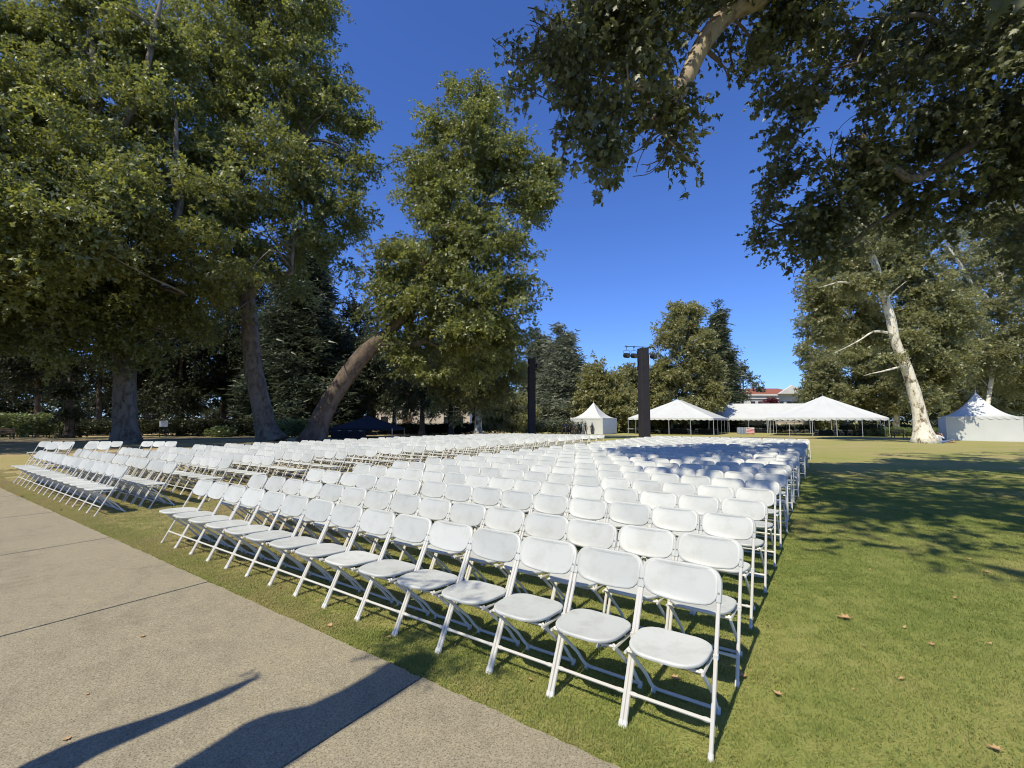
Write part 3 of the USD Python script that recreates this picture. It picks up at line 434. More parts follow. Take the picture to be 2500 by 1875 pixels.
# the sycamore overhead: trunk out of the frame on the right, limbs and leaves reaching in and over the camera
def overhead():
    base = np.array([17.0, 5.5, 0.0])
    t = thing('sycamore_tree', 'huge sycamore overhanging the top right, tan limbs and dark drooping leaves, trunk outside', 'tree', base, 0)
    def W(*rows): return np.array(rows, float)
    trunk = W([17, 5.5, -.1, .75], [16.9, 5.6, 2, .62], [16.6, 5.8, 5, .56], [16.0, 6.2, 8, .5], [15.2, 6.4, 11, .4], [14.4, 6.6, 15, .28], [14, 6.8, 19, .12])
    tr = spline(trunk, 26); m = tube_q(tr, 22, .12, 3); m.apply_translation(-base); part('trunk', m, BARK_LIMB, t, smooth=True)
    def px(rows): return [[*at(x, y, D), w * D / F_PX / 2] for x, y, w, D in rows]
    L = [W([15.4, 6.4, 11, .3], [12, 7.6, 13.2, .27], [8.2, 8.8, 12.6, .22], *px([(1845, 0, 50, 9.4), (1777, 34, 48, 9.3), (1726, 92, 45, 9.2), (1686, 170, 42, 9.1), (1640, 264, 34, 9.0)])),
         W(*px([(1632, 245, 26, 9.0), (1600, 228, 24, 9.0), (1540, 205, 15, 8.9), (1480, 190, 9, 8.8), (1400, 150, 6, 8.7), (1320, 100, 4, 8.6)])),
         W(*px([(1578, 232, 12, 8.9), (1592, 275, 10, 8.8), (1611, 315, 8, 8.7), (1640, 350, 5, 8.6), (1690, 395, 4, 8.5)])),
         W([16.2, 6.1, 7.0, .3], *px([(2520, 262, 30, 11), (2354, 365, 24, 11), (2280, 415, 24, 11), (2226, 439, 26, 11), (2185, 412, 22, 10.9), (2134, 386, 20, 10.8), (2100, 330, 10, 10.8)])),
         W([16.4, 6.0, 6.2, .3], *px([(2520, 370, 26, 12), (2421, 479, 26, 12), (2394, 496, 24, 12), (2354, 476, 22, 12), (2320, 473, 22, 12), (2253, 493, 20, 12), (2185, 523, 18, 12), (2118, 560, 17, 12), (2100, 580, 14, 12), (2041, 607, 11, 12), (2005, 596, 8, 12), (1989, 577, 5, 12)])),
         W(*px([(2112, 566, 14, 12), (2110, 520, 12, 11.9), (2050, 473, 9, 11.8), (2040, 429, 7, 11.7), (2030, 380, 4, 11.6)])),
         W([15.4, 6.4, 11, .22], *px([(2420, 150, 20, 11), (2300, 60, 18, 10.5), (2200, 40, 14, 10), (2110, 100, 9, 10), (2095, 150, 7, 10), (2060, 165, 4, 10)])),
         W([15.6, 6.3, 10, .3], [10, 3, 12, .22], [5, 1.5, 12.5, .16], [1, 1.5, 11.5, .1], [-2, 3, 11, .05]),
         W([15.8, 6.2, 9, .3], [11, 1.5, 9.5, .2], [6, .2, 9.2, .12], [3.2, .6, 8.8, .06])]
    LQ = []
    for k, l in enumerate(L):
        q = spline(l, max(14, int(np.linalg.norm(np.diff(l[:, :3], axis=0), axis=1).sum() * 3))); LQ.append(q); q[:, 3] *= 1 if k < 3 else .8; m = tube_q(q, 12, .1, k, .06); m.apply_translation(-base); part('limb', m, BARK_LIMB if k < 3 else BARK_OLD, t, smooth=True)  # right-hand limbs get darker bark, their shade put into the colour
    Bpx = [(1300, 40, 70, 8.8), (1400, 20, 90, 8.9), (1510, 60, 90, 8.9), (1330, 130, 55, 8.7), (1240, 135, 30, 8.6, 1, .7), (1430, 130, 85, 8.8), (1540, 150, 75, 8.9), (1630, 60, 85, 9.2), (1310, 230, 26, 8.6, 1, .6), (1400, 250, 52, 8.7), (1480, 260, 62, 8.7), (1560, 330, 62, 8.6, 1, .6), (1390, 320, 32, 8.6, 1, .8), (1480, 370, 45, 8.6, 1, .7), (1570, 400, 42, 8.5, 1, .7), (1560, 435, 22, 8.5, 1, .6), (1690, 385, 36, 8.5, 1, 1.3), (1655, 280, 42, 8.8, 1, 1.0), (1640, 350, 40, 8.6, 1, .9), (1600, 400, 40, 8.5, 1, .9), (1740, 230, 45, 9.4, 1, .7), (1800, 190, 55, 9.6), (1760, 60, 70, 9.8), (1880, 120, 75, 10), (1960, 60, 85, 10), (1860, 30, 60, 10), (1990, 170, 55, 10, 1, .8), (1920, 190, 40, 10, 1, .7), (2070, 60, 70, 10.3), (2110, 130, 35, 10.3, 1, .5), (1560, -30, 120, 9.2), (1780, -40, 120, 9.8), (1420, -60, 90, 9),
           (2250, 60, 95, 11), (2380, 80, 110, 11), (2500, 100, 110, 11), (2240, 170, 60, 11), (2350, 200, 100, 11), (2470, 250, 100, 11), (2180, 230, 50, 11), (2260, 300, 85, 11), (2100, 260, 60, 11), (2000, 230, 45, 11, 1, .8), (1920, 250, 30, 11, 1, .7), (1960, 300, 50, 11), (2060, 330, 65, 11), (1930, 360, 42, 11), (1880, 340, 26, 11, 1, .6), (2150, 360, 65, 11.2), (2370, 330, 80, 11.3), (2470, 400, 80, 11.3), (1960, 440, 62, 11.6), (2050, 430, 60, 11.6), (1890, 450, 40, 11.6), (2250, 420, 70, 11.6), (2350, 440, 60, 11.8), (1860, 520, 42, 12), (1940, 530, 60, 12), (2030, 520, 60, 12), (2140, 470, 60, 12), (1910, 600, 45, 12, 1, .8), (1985, 610, 45, 12, 1, .7), (1940, 660, 34, 12, 1, .7), (1850, 590, 30, 12, 1, .6), (2240, 520, 50, 12, 1, .7), (2350, 520, 50, 12, 1, .7), (2450, 500, 70, 12), (2420, 570, 45, 12.5, 1, .5), (2520, 520, 90, 12), (2560, 330, 120, 11), (2560, 650, 70, 12, 1, .6)]
    B = [(at(x, y, D), rp * D / F_PX, rp * D / F_PX * 1.25, dd[1] if dd else 1.0) for x, y, rp, D, *dd in Bpx]
    r = np.random.default_rng(5)
    bs = branches(np.vstack([q[len(q) // 3:] for q in LQ]), B, 110, r, .04, .8, .22); m = cat_(bs); m.apply_translation(-base); part('boughs', m, TWIG, t, smooth=True, kind='stuff')
    P1, C1 = fill(B, 1020, r, .50, 1.1, .9, centres=True)
    # the part of the crown above and behind the camera: what shades the lawn on the right and the far chairs
    shade = [(Polygon([(1990, 1112), (2700, 1095), (2900, 1330), (2420, 1330), (2200, 1285), (1985, 1235)]), 0.0, 1.5), (Polygon([(1985, 1235), (2200, 1285), (2420, 1330), (2560, 1400), (2290, 1400), (2140, 1350), (1980, 1300)]), 0.0, .6),
             (Polygon([(1600, 1092), (1985, 1082), (1985, 1225), (1820, 1200), (1600, 1150)]), 0.75, .95), (Polygon([(1400, 1105), (1600, 1090), (1600, 1150), (1820, 1205), (1730, 1212), (1440, 1150)]), .75, .9)]
    P2 = []
    from shapely.geometry import Point
    for poly, z0, dens in shade:
        # even cover on the ground, not in the picture: unproject the polygon first
        G = Polygon([EYE[:2] + (ray(x, y) * ((z0 - CAM_H) / ray(x, y)[2]))[:2] for x, y in poly.exterior.coords]); x0, y0, x1, y1 = G.bounds; want = int(G.area * 1.35 * dens); got = 0; tries = 0
        while got < want and tries < want * 60:
            tries += 1; g = np.array([r.uniform(x0, x1), r.uniform(y0, y1)])
            if not G.contains(Point(g)) or meshkit.fbm(np.array([g[0] * .45, g[1] * .3, 2.0]), 3) < (.31 if dens == 1.5 else .46): continue
            z = r.uniform(6.5, 15.0); p = np.array([g[0] - SHX * SLEN * (z - z0), g[1] - SHY * SLEN * (z - z0), z])
            x, y, d = to_px(p)
            if d > .5 and -300 < x < 2800 and -330 < y < 1875:     # in view: only where the photograph shows this crown
                if not (x > 2120 and y < 420 and d > 9.5): continue
            P2.append(p); got += 1
    P2 = np.array(P2); seen = np.array([to_px(p)[2] > .5 and -100 < to_px(p)[0] < 2600 and -120 < to_px(p)[1] for p in P2]); Q1, d1 = outward(P1, C1, r, .7, .0); Q2, d2 = outward(P2, P2 - r.normal(size=P2.shape), r, .3, .0); Sc = np.r_[r.uniform(.75, 1.15, len(P1)), np.where(seen, .6, 1.0) * r.uniform(1.45, 2.0, len(P2))]
    P = np.vstack([P1 - d1 * .5, P2 - d2 * .9]); Q = np.vstack([Q1, Q2])
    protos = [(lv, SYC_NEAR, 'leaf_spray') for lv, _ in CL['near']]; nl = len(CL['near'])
    instancer(t, 'crown', protos, P - base, Q, Sc, r.integers(0, nl, len(P)))
    O = leaf_outline('syc'); m = len(O); fr = [b for b, q in zip(B, Bpx) if q[0] < 1760 and q[1] > 90]; k = 0
    tips = np.array([P1[q] for q in range(len(P1)) if 1180 < to_px(P1[q])[0] < 1760 and to_px(P1[q])[1] > 60])
    for q in range(min(280, len(tips) * 4)):
        c = tips[r.integers(len(tips))] + d1[0] * 0 + r.normal(size=3) * [.22, .22, .2] - [0, 0, .12]; tdir = np.array([r.normal() * .5, r.normal() * .5, -1.0]); tdir /= np.linalg.norm(tdir); V, cen = leaf_at(c, tdir, r.uniform(.10, .16), O, r)
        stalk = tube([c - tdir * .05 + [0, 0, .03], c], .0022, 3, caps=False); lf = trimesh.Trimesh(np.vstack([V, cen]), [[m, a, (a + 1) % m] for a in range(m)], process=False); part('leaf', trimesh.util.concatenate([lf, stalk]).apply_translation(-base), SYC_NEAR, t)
    return t, base, B
OVER = overhead()

# trees of the background, left to right
def conifer(name, label, x, ybase, ytop, half, D, n, seed, mat_=NEEDLE, group='background conifers'):
    blobs = []; m = 9
    for k in range(m):
        f = k / (m - 1); y = ybase - 40 - (ybase - 40 - ytop) * f; rr = half * (1 - f) ** .8 + 6; blobs.append((x + half * .2 * math.sin(3.1 * k + seed), y, rr, D, 1, 1 + f))
    tree(name, label, [(x, ybase, half * .16 + 3, D), (x + 2, (ybase + ytop) / 2, half * .09 + 2, D), (x, ytop, 1.5, D)], [], blobs, n, 'needle', mat_, BARK_DARK, seed, group, nb=6, rb=.08, crownkw=dict(scale=(.8, 1.5), tilt=.3, gap=.44, gs=.4), cat='conifer')
conifer('conifer_tree', 'tall blue-green conifer in the gap between the straight and the leaning trunk', 745, 1058, 520, 120, 56, 2200, 41, NEEDLE_DARK)
conifer('conifer_tree', 'slim feathery conifer right of the left black pillar, behind it', 1372, 1052, 805, 58, 78, 1300, 42)
conifer('conifer_tree', 'dark conifer close against the left black pillar', 1318, 1052, 815, 52, 82, 1000, 43)
conifer('conifer_tree', 'dark narrow conifer, topmost spike right of the tall olive tree', 1752, 1050, 745, 42, 84, 1100, 44, DARKG)
round_tree('tall olive-green tree behind the right black pillar, highest of the centre group', 1672, 1050, [(1668, 775, 34), (1690, 760, 26), (1640, 820, 42), (1690, 830, 45), (1650, 890, 52), (1710, 900, 45), (1620, 930, 45), (1680, 960, 58), (1730, 970, 40), (1620, 990, 50)], 76, 2900, 51, YELLOW)
round_tree('yellowing round tree behind the white peaked tent', 1470, 1052, [(1462, 890, 18), (1450, 925, 34), (1490, 940, 40), (1430, 960, 34), (1470, 985, 52), (1520, 985, 40), (1430, 1015, 45), (1500, 1020, 48)], 74, 2000, 52, YELLOW)
round_tree('pale green tree between the yellowing tree and the right black pillar', 1550, 1050, [(1538, 920, 26), (1555, 950, 34), (1580, 985, 40), (1545, 1000, 42), (1600, 1015, 36)], 80, 1200, 53, OLIVE)
round_tree('dark bushy tree behind the dark conifer spike', 1775, 1048, [(1752, 900, 24), (1765, 940, 28), (1752, 985, 34), (1775, 975, 24)], 90, 900, 54, DARKG)
round_tree('sparse tall pine with airy tufts, left of the red-roofed building', 1812, 1046, [(1806, 905, 15), (1820, 925, 15), (1798, 935, 14), (1836, 928, 9), (1812, 960, 15), (1800, 975, 13)], 105, 230, 55, DARKG, tw=6, ytr=915)
round_tree('tiny distant tree above the left end of the red roof', 1852, 1044, [(1848, 940, 7), (1853, 952, 6)], 125, 45, 56, DARKG, tw=3, ytr=945, nb=3)
round_tree('maroon-leaved small tree below the red roof', 1876, 1046, [(1868, 984, 9), (1884, 983, 9), (1876, 992, 12)], 92, 160, 57, MAROON, kind='oval', tw=4, ytr=985, nb=4)
round_tree('green tree just right of the red-roofed building', 1990, 1048, [(1992, 960, 20), (1998, 935, 22), (2012, 900, 30), (1998, 990, 28), (2020, 960, 45), (2000, 1010, 34)], 79, 1300, 58, OLIVE)
round_tree('sunlit yellow-green sycamore with spotted trunk, right of the pale stucco building', 1167, 1062, [(1080, 930, 45), (1130, 900, 60), (1190, 900, 55), (1090, 985, 40), (1160, 960, 55), (1220, 960, 45), (1250, 900, 40), (1050, 900, 40), (1110, 860, 50), (1200, 840, 50)], 47, 2300, 59, YELLOW, BARK_WHITE, kind='mid', tw=19)
round_tree('grey-green bushy tree left of the left black pillar', 1250, 1056, [(1230, 1000, 30), (1262, 985, 32), (1255, 1020, 34), (1285, 1010, 28), (1215, 1025, 26)], 62, 1000, 60, OLIVE, kind='mid', tw=5)
for k, (x, yb, D, lab) in enumerate([(1030, 1062, 56, 'dark tree in front of the stucco building, over its door'), (1100, 1062, 58, 'dark tree right of the stucco building, person beside its trunk'), (900, 1060, 58, 'dark tree behind the navy canopy'), (962, 1058, 66, 'pale-trunked tree left of the stucco building door')]):
    round_tree(lab, x, yb, [(x - 20, 930, 62), (x + 30, 900, 62), (x - 30, 985, 42), (x + 25, 975, 46), (x, 850, 60)], D, 1300, 61 + k, DARKG, BARK_WHITE if k == 3 else BARK_DARK, kind='mid', tw=14 if k < 2 else 12)
for k, (x, D, yt, w, lab) in enumerate([(168, 42, 900, 20, 'thin dark trunk left of the thick dark trunk, under the hanging leaves'), (-20, 50, 860, 120, 'dark tree at the left edge behind the lit hedge'), (440, 52, 900, 90, 'dull green bushy oak between the thick dark trunk and the straight trunk'), (545, 56, 880, 90, 'dark oak close left of the straight mottled trunk'), (700, 62, 920, 80, 'dark oak seen between the two mottled trunks'), (90, 60, 830, 110, 'dark tree above the lit hedge on the left'), (240, 58, 840, 100, 'dark tree behind the thick dark trunk'), (850, 66, 900, 90, 'dark tree behind the leaning trunk'), (360, 64, 850, 110, 'far dark tree over the white board'), (620, 70, 840, 110, 'far dark tree behind the straight trunk')]):
    yt -= 0 if k == 0 else 110
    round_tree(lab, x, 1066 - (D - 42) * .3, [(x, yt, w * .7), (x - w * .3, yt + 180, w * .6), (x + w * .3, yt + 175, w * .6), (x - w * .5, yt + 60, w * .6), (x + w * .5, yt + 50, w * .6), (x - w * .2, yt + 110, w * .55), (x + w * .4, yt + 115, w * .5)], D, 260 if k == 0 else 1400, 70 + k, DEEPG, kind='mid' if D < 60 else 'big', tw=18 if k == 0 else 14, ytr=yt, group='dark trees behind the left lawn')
# woods far off that read as one mass
def far_wood():
    r = np.random.default_rng(99); B = []
    for x in np.arange(-260, 2800, 55.0):
        D = r.uniform(115, 150); h = r.uniform(34, 70) if (1750 < x < 1960) is False else 22
        if x < 1250: h += 120
        if x > 2020: h += 60
        for q in range(3): B.append((at(x + r.normal() * 18, 1040 - h * (q + .4) / 3, D), (24 + h * .16) * D / F_PX, (24 + h * .16) * D / F_PX, 1.0))
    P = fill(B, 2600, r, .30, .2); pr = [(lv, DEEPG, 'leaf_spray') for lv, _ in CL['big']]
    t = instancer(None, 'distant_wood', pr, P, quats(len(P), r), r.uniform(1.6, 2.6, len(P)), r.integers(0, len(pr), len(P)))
    meta(t, 'dark far-off wood along the horizon behind all tents and trees', 'wood', None, 'stuff')
far_wood()
# hedges and beds
def hedge(label, x0, x1, ytop, D, thick, leaf=HEDGE, n=700, name='hedge', seed=0, D1=None, cat='hedge'):
    r = np.random.default_rng(seed); D1 = D1 or D; a, b = at(x0, ytop, D), at(x1, ytop, D1); a[2] = min(a[2], 9); base = np.array([*(a[:2] + b[:2]) / 2, gz(*((a[:2] + b[:2]) / 2))])
    t = thing(name, label, cat, base, 0); f = r.random(n)[:, None]; P = a * (1 - f) + b * f; P[:, 2] = base[2] + (P[:, 2] - base[2]) * r.random(n) ** .45; P[:, :2] += r.normal(size=(n, 2)) * thick * .35
    P[:, 2] += (meshkit.noise(P * .8) - .6) * .5 * (P[:, 2] - base[2]) / max(.5, a[2] - base[2])
    stem = cat_([tube([[*(p[:2] - base[:2]), 0], [*(p[:2] - base[:2]), max(.3, (p[2] - base[2]) * .8)]], .04, 4) for p in P[:14]]); part('stems', stem, BARK_DARK, t, kind='stuff')
    protos = [(lv, leaf, 'leaf_spray') for lv, _ in CL['shrub']]
    instancer(t, 'foliage', protos, P - base, quats(n, r), r.uniform(1.0, 2.0, n), r.integers(0, len(protos), n))
hedge('sunlit yellow-green hedge at the far left edge', -60, 100, 1018, 44, 2.0, n=900, seed=1)
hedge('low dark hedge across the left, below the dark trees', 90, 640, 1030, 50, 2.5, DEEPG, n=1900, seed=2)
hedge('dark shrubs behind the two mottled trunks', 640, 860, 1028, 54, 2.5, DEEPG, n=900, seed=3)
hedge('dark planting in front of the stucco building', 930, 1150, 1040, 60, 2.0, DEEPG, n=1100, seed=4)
hedge('dark shrubs behind the left black pillar', 1180, 1420, 1030, 66, 2.5, DARKG, n=1000, seed=5)
hedge('long low clipped hedge running behind the two hip tents', 1490, 2230, 1040, 84, 2.5, DARKG, n=2600, seed=6)
hedge('low hedge left of the right peaked tent', 2100, 2300, 1051, 58, 1.4, HEDGE, n=500, seed=7)
hedge('dark shrubs right of and behind the right peaked tent', 2290, 2560, 1030, 60, 2.5, DARKG, n=1200, seed=8)
hedge('small bright bush between the straight and the leaning trunk', 695, 730, 1030, 46, 1.2, HEDGE, n=240, seed=9, cat='bush', name='bush')
hedge('small bright bush right of the white board', 528, 556, 1046, 46, .8, HEDGE, n=150, seed=10, cat='bush', name='bush')
hedge('small round bright bush beside the standing person', 1106, 1122, 1034, 60, .9, HEDGE, n=160, seed=11, cat='bush', name='bush')

# ------------------------------------------------------------------ buildings
def building_left():
    a, b = at(960, 1050, 80), at(1105, 1050, 80); base = np.array([*(a[:2] + b[:2]) / 2, gz(0, 80)]); w = b[0] - a[0] + 6
    t = thing('building', 'pale stucco building with dark door, half hidden by dark trees behind the leaning trunk', 'building', base, 0.05)
    part('wall', bx(-w / 2, w / 2, 0, 9, -.3, 6.2), STUCCO, t); part('roof', bx(-w / 2 - .4, w / 2 + .4, -.4, 9.4, 6.2, 6.6), TERRA, t)
    dx = (at(995, 1040, 80)[0] - base[0])
    d = part('door', bx(dx - .9, dx + .9, -.06, -.003, 0, 2.6), WOODB, t); part('frame', cat_([bx(dx - 1.05, dx - .91, -.09, -.003, 0, 2.75), bx(dx + .91, dx + 1.05, -.09, -.003, 0, 2.75)]), PALE, d)
    for x in (-w / 2 + 1.5, w / 2 - 4, w / 2 - 1.8):
        g = part('window', bx(x - .6, x + .6, -.05, -.003, 1.0, 2.5), GLASSD, t); part('sill', bx(x - .75, x + .75, -.15, -.004, .86, .98), PALE, g)
building_left()
def building_right():
    D = 122; P = lambda x, y: at(x, y, D); b0 = P(1826, 1040); b1 = P(1960, 1040); base = np.array([(b0[0] + b1[0]) / 2, D, gz(0, 110)]); w = b1[0] - b0[0]
    zt = P(1830, 966)[2] - base[2]; zr = P(1880, 947)[2] - base[2]
    t = thing('building', 'white stone building with red tiled hip roof and pediment, behind the long tent', 'building', base, 0)
    part('wall', bx(-w / 2, w / 2, 0, 16, -.3, zt), PALE, t)
    part('cornice', cat_([bx(-w / 2 - .5, w / 2 + .5, -.5, 16.5, zt, zt + .45), bx(-w / 2 - .25, w / 2 + .25, -.25, 16.25, zt - .9, zt - .65)]), PALE, t)
    x0, x1 = -w / 2 - .4, w / 2 + .4; y0, y1 = -.4, 16.4; z0, z1 = zt + .46, zr + .4
    rf = trimesh.Trimesh([[x0, y0, z0], [x1, y0, z0], [x1, y1, z0], [x0, y1, z0], [x0 + 4.5, 8, z1], [x1 - 2, 8, z1]], [[0, 1, 5], [0, 5, 4], [1, 2, 5], [2, 3, 4], [2, 4, 5], [3, 0, 4], [0, 3, 2], [0, 2, 1]], process=False)
    r_ = part('roof', rf, TERRA, t); cx = P(1834, 955)[0] - base[0]; part('chimney', bx(cx - .6, cx + .6, 3, 4.2, z0 - .2, zr - .3), PALE, r_)
    gx0, gx1 = P(1895, 960)[0] - base[0], P(1962, 960)[0] - base[0]; gm = (gx0 + gx1) / 2
    pe = trimesh.creation.extrude_polygon(Polygon([(gx0, z0 + .02), (gx1, z0 + .02), (gm, z1 + .3)]), .8, engine='earcut'); pe.apply_transform(trimesh.transformations.rotation_matrix(math.pi / 2, [1, 0, 0])); pe.apply_translation([0, -.5, 0]); part('pediment', pe, PALE, t)
    for k in range(7):
        x = -w / 2 + 1.6 + k * (w - 3.2) / 6
        for zz in (zt - 3.4, zt - 7.2):
            if zz > .5: g = part('window', bx(x - .55, x + .55, -.06, -.003, zz, zz + 1.9), GLASSD, t); part('sill', bx(x - .7, x + .7, -.18, -.004, zz - .16, zz - .02), PALE, g)
building_right()
def wall_thing(label, x0, x1, ytop, D, mat_, name='garden_wall'):
    a, b = at(x0, ytop, D), at(x1, ytop, D); g = gz(0, D); base = np.array([(a[0] + b[0]) / 2, D, g]); w = b[0] - a[0]; h = a[2] - g
    t = thing(name, label, 'wall', base); part('wall_face', bx(-w / 2, w / 2, 0, .3, -.2, h), mat_, t); part('coping', bx(-w / 2 - .05, w / 2 + .05, -.05, .35, h, h + .1), PALE, t)
wall_thing('low beige wall seen under the right hip tent', 1895, 2075, 1030, 92, STUCCO)
wall_thing('pale wall glimpsed behind the left black pillar', 1296, 1332, 1034, 84, STUCCO)
wall_thing('pale wall glimpsed behind the lit hedge at the left edge', -60, 95, 1012, 62, STUCCO)

# ------------------------------------------------------------------ tents
def cloth_quad(A, B, C, D, n=6, sag=0.0, wave=0.0, seed=0, th=.006):
    """A thin sheet over the corners A B C D (B-C is the far edge), sagging inward along its normal."""
    A, B, C, D = map(np.asarray, (A, B, C, D)); s = np.linspace(0, 1, n + 1); P = np.array([[(A * (1 - a) + B * a) * (1 - b) + (D * (1 - a) + C * a) * b for a in s] for b in s]); N = np.cross(B - A, D - A).astype(float); N /= np.linalg.norm(N) + 1e-9
    b, a = np.meshgrid(s, s, indexing='ij'); off = -sag * 4 * b * (1 - b) * (.3 + .7 * 4 * a * (1 - a)) + wave * np.sin(a * 19 + seed) * (1 - .3 * b)
    P = P + off[..., None] * N; m = n + 1; k = (np.arange(n)[:, None] * m + np.arange(n)).ravel(); Fc = np.stack([k, k + 1, k + m + 1, k + m], 1); V = P.reshape(-1, 3)
    return cat_([trimesh.Trimesh(V, np.vstack([Fc[:, [0, 1, 2]], Fc[:, [0, 2, 3]]]), process=False), trimesh.Trimesh(V - N * th, np.vstack([Fc[:, [2, 1, 0]], Fc[:, [3, 2, 0]]]), process=False)])
def valance(A, B, drop=.28, scal=.62):
    A, B = np.asarray(A, float), np.asarray(B, float); L = np.linalg.norm(B - A); n = max(2, int(L / scal)); m = n * 6; s = np.linspace(0, 1, m + 1); top = A + (B - A) * s[:, None]
    d = drop * (.62 + .38 * np.abs(np.sin(s * n * math.pi)) ** .6); nrm = np.cross(B - A, [0, 0, 1.]); nrm /= np.linalg.norm(nrm); off = (.02 * np.sin(s * n * 2 * math.pi))[:, None] * nrm; bot = top - np.c_[0 * d, 0 * d, d] + off
    V = np.vstack([top, bot, top - nrm * .006, bot - nrm * .006]); i = np.arange(m); q = m + 1; Fc = np.vstack([np.stack([i, i + q, i + q + 1, i + 1], 1), np.stack([2 * q + i, 2 * q + i + 1, 3 * q + i + 1, 3 * q + i], 1)])
    return trimesh.Trimesh(V, np.vstack([Fc[:, [0, 1, 2]], Fc[:, [0, 2, 3]]]), process=False)
def pagoda(label, corner_px, D, W, rz, eave, peak, open_side=None):
    """High-peak tent: square, swept roof, four walls. rz turns it; corner_px is the foot of its nearest corner."""
    c = at(*corner_px, D); base = np.array([c[0], c[1], gz(c[0], c[1])]); t = thing('peaked_tent', label, 'tent', base, rz, 'white peaked tents')
    K = [(0, 0), (W, 0), (W, W), (0, W)]; n = 14; prof = np.linspace(0, 1, n); hz = eave + (peak - eave) * (1 - (1 - (1 - prof) ** 1.0) ** .55) if False else eave + (peak - eave) * prof ** 1.9
    cx = W / 2; roof = []
    for i in range(4):
        a, b = np.array(K[i], float), np.array(K[(i + 1) % 4], float); V = []; Fc = []
        for k in range(n):
            f = prof[k]; A_, B_ = a + (cx - a) * f * .985, b + (cx - b) * f * .985
            for q in range(9): s = q / 8; p = A_ + (B_ - A_) * s; V.append([*p, hz[k] - .10 * (1 - f) * math.sin(math.pi * s) * f * 3])
        for k in range(n - 1):
            for q in range(8): o = k * 9 + q; Fc += [[o, o + 1, o + 10], [o, o + 10, o + 9]]
        roof.append((V, Fc))
    for V, Fc in roof: part('roof_panel', (np.array(V), np.array(Fc)), VINYL, t, smooth=True)
    for i in range(4):
        a, b = np.array(K[i], float), np.array(K[(i + 1) % 4], float)
        m = max(2, int(W / 2.2))
        for q in range(m):
            p, r_ = a + (b - a) * (q / m), a + (b - a) * ((q + 1) / m)
            part('wall_panel', cloth_quad([*p, 0.02], [*r_, .02], [*r_, eave - .05], [*p, eave - .05], 8, .03, .015, i + q), VINYL, t, smooth=True)
        nrm = np.array([(b - a)[1], -(b - a)[0]]) / W * .02; part('valance', valance([*(a + nrm), eave + .02], [*(b + nrm), eave + .02], .24, .5), VINYL, t)
        part('pole', tube([[*a, 0], [*a, eave]], .035, 8), POLE, t)
    part('finial', tube([[cx, cx, peak - .1], [cx, cx, peak + .12], [cx, cx, peak + .35]], [.06, .05, .015], 8), POLE, t)
    return t
pagoda('white peaked tent with closed walls, dark-clothed group standing before it', (1472, 1057.5), 63, 5.0, math.radians(55), 2.25, 4.5)
pagoda('white peaked tent with tree-shadow patches on its walls, at the right edge', (2313, 1073), 42.5, 4.9, math.radians(-37), 2.2, 4.45)

def hip_tent(label, O, rz, LX, LY, eave, peak, inset_front, inset_back, bays_x, bays_y, walls=()):
    """Frame tent: eave rectangle LX by LY, ridge along y."""
    base = np.array([O[0], O[1], gz(O[0], O[1])]); t = thing('frame_tent', label, 'tent', base, rz, 'white open-sided frame tents'); h = LX / 2
    a, b, c, d = [0, 0, eave], [LX, 0, eave], [LX, LY, eave], [0, LY, eave]; e, f = [h, inset_front, peak], [h, LY - inset_back, peak]
    for nm, (p, q, r_, s) in enumerate([(a, b, e, e), (c, d, f, f), (b, c, f, e), (d, a, e, f)]):
        nb = bays_x if nm < 2 else bays_y; p, q, r_, s = map(lambda v: np.array(v, float), (p, q, r_, s))
        for k in range(nb):
            u0, u1 = k / nb, (k + 1) / nb; part('roof_panel', cloth_quad(p + (q - p) * u0, p + (q - p) * u1, s + (r_ - s) * u1, s + (r_ - s) * u0, 6, .10), VINYL, t, smooth=True)
    for p, q in ((a, b), (b, c), (c, d), (d, a)):
        p, q = np.array(p, float), np.array(q, float); part('valance', valance(p, q, .32, .75), VINYL, t)
    pts = [(LX * k / bays_x, y) for k in range(bays_x + 1) for y in (0, LY)] + [(x, LY * k / bays_y) for k in range(1, bays_y) for x in (0, LX)]
    for x, y in pts:
        g = gz(0, O[1] + y * .7) - base[2]
        p_ = part('pole', tube([[x, y, g - .02], [x, y, eave - .02]], .038, 8), POLE, t); part('foot_plate', bx(x - .12, x + .12, y - .12, y + .12, g + .03, g + .05), STEEL, p_)
    part('rafter', cat_([tube([np.array(p) + [0, 0, -.08], np.array(q) + [0, 0, -.1]], .03, 6) for p, q in ((a, e), (b, e), (c, f), (d, f), (e, f))]), POLE, t)
    part('finial', tube([[h, inset_front, peak], [h, inset_front, peak + .22]], [.05, .02], 6), POLE, t)
    return t
pl, pr_ = at(1534, 1056, 66), at(1743, 1061, 60)
rz1 = math.atan2(pr_[1] - pl[1], pr_[0] - pl[0]); LX1 = np.linalg.norm((pr_ - pl)[:2])
hip_tent('white open frame tent right behind the right black pillar, hip roof and scalloped edge', pl, rz1, LX1, 15, 2.35, 5.1, 5.8, 5.8, 4, 4)
p2, p3 = at(1715, 1054, 76), at(1990, 1054, 71)
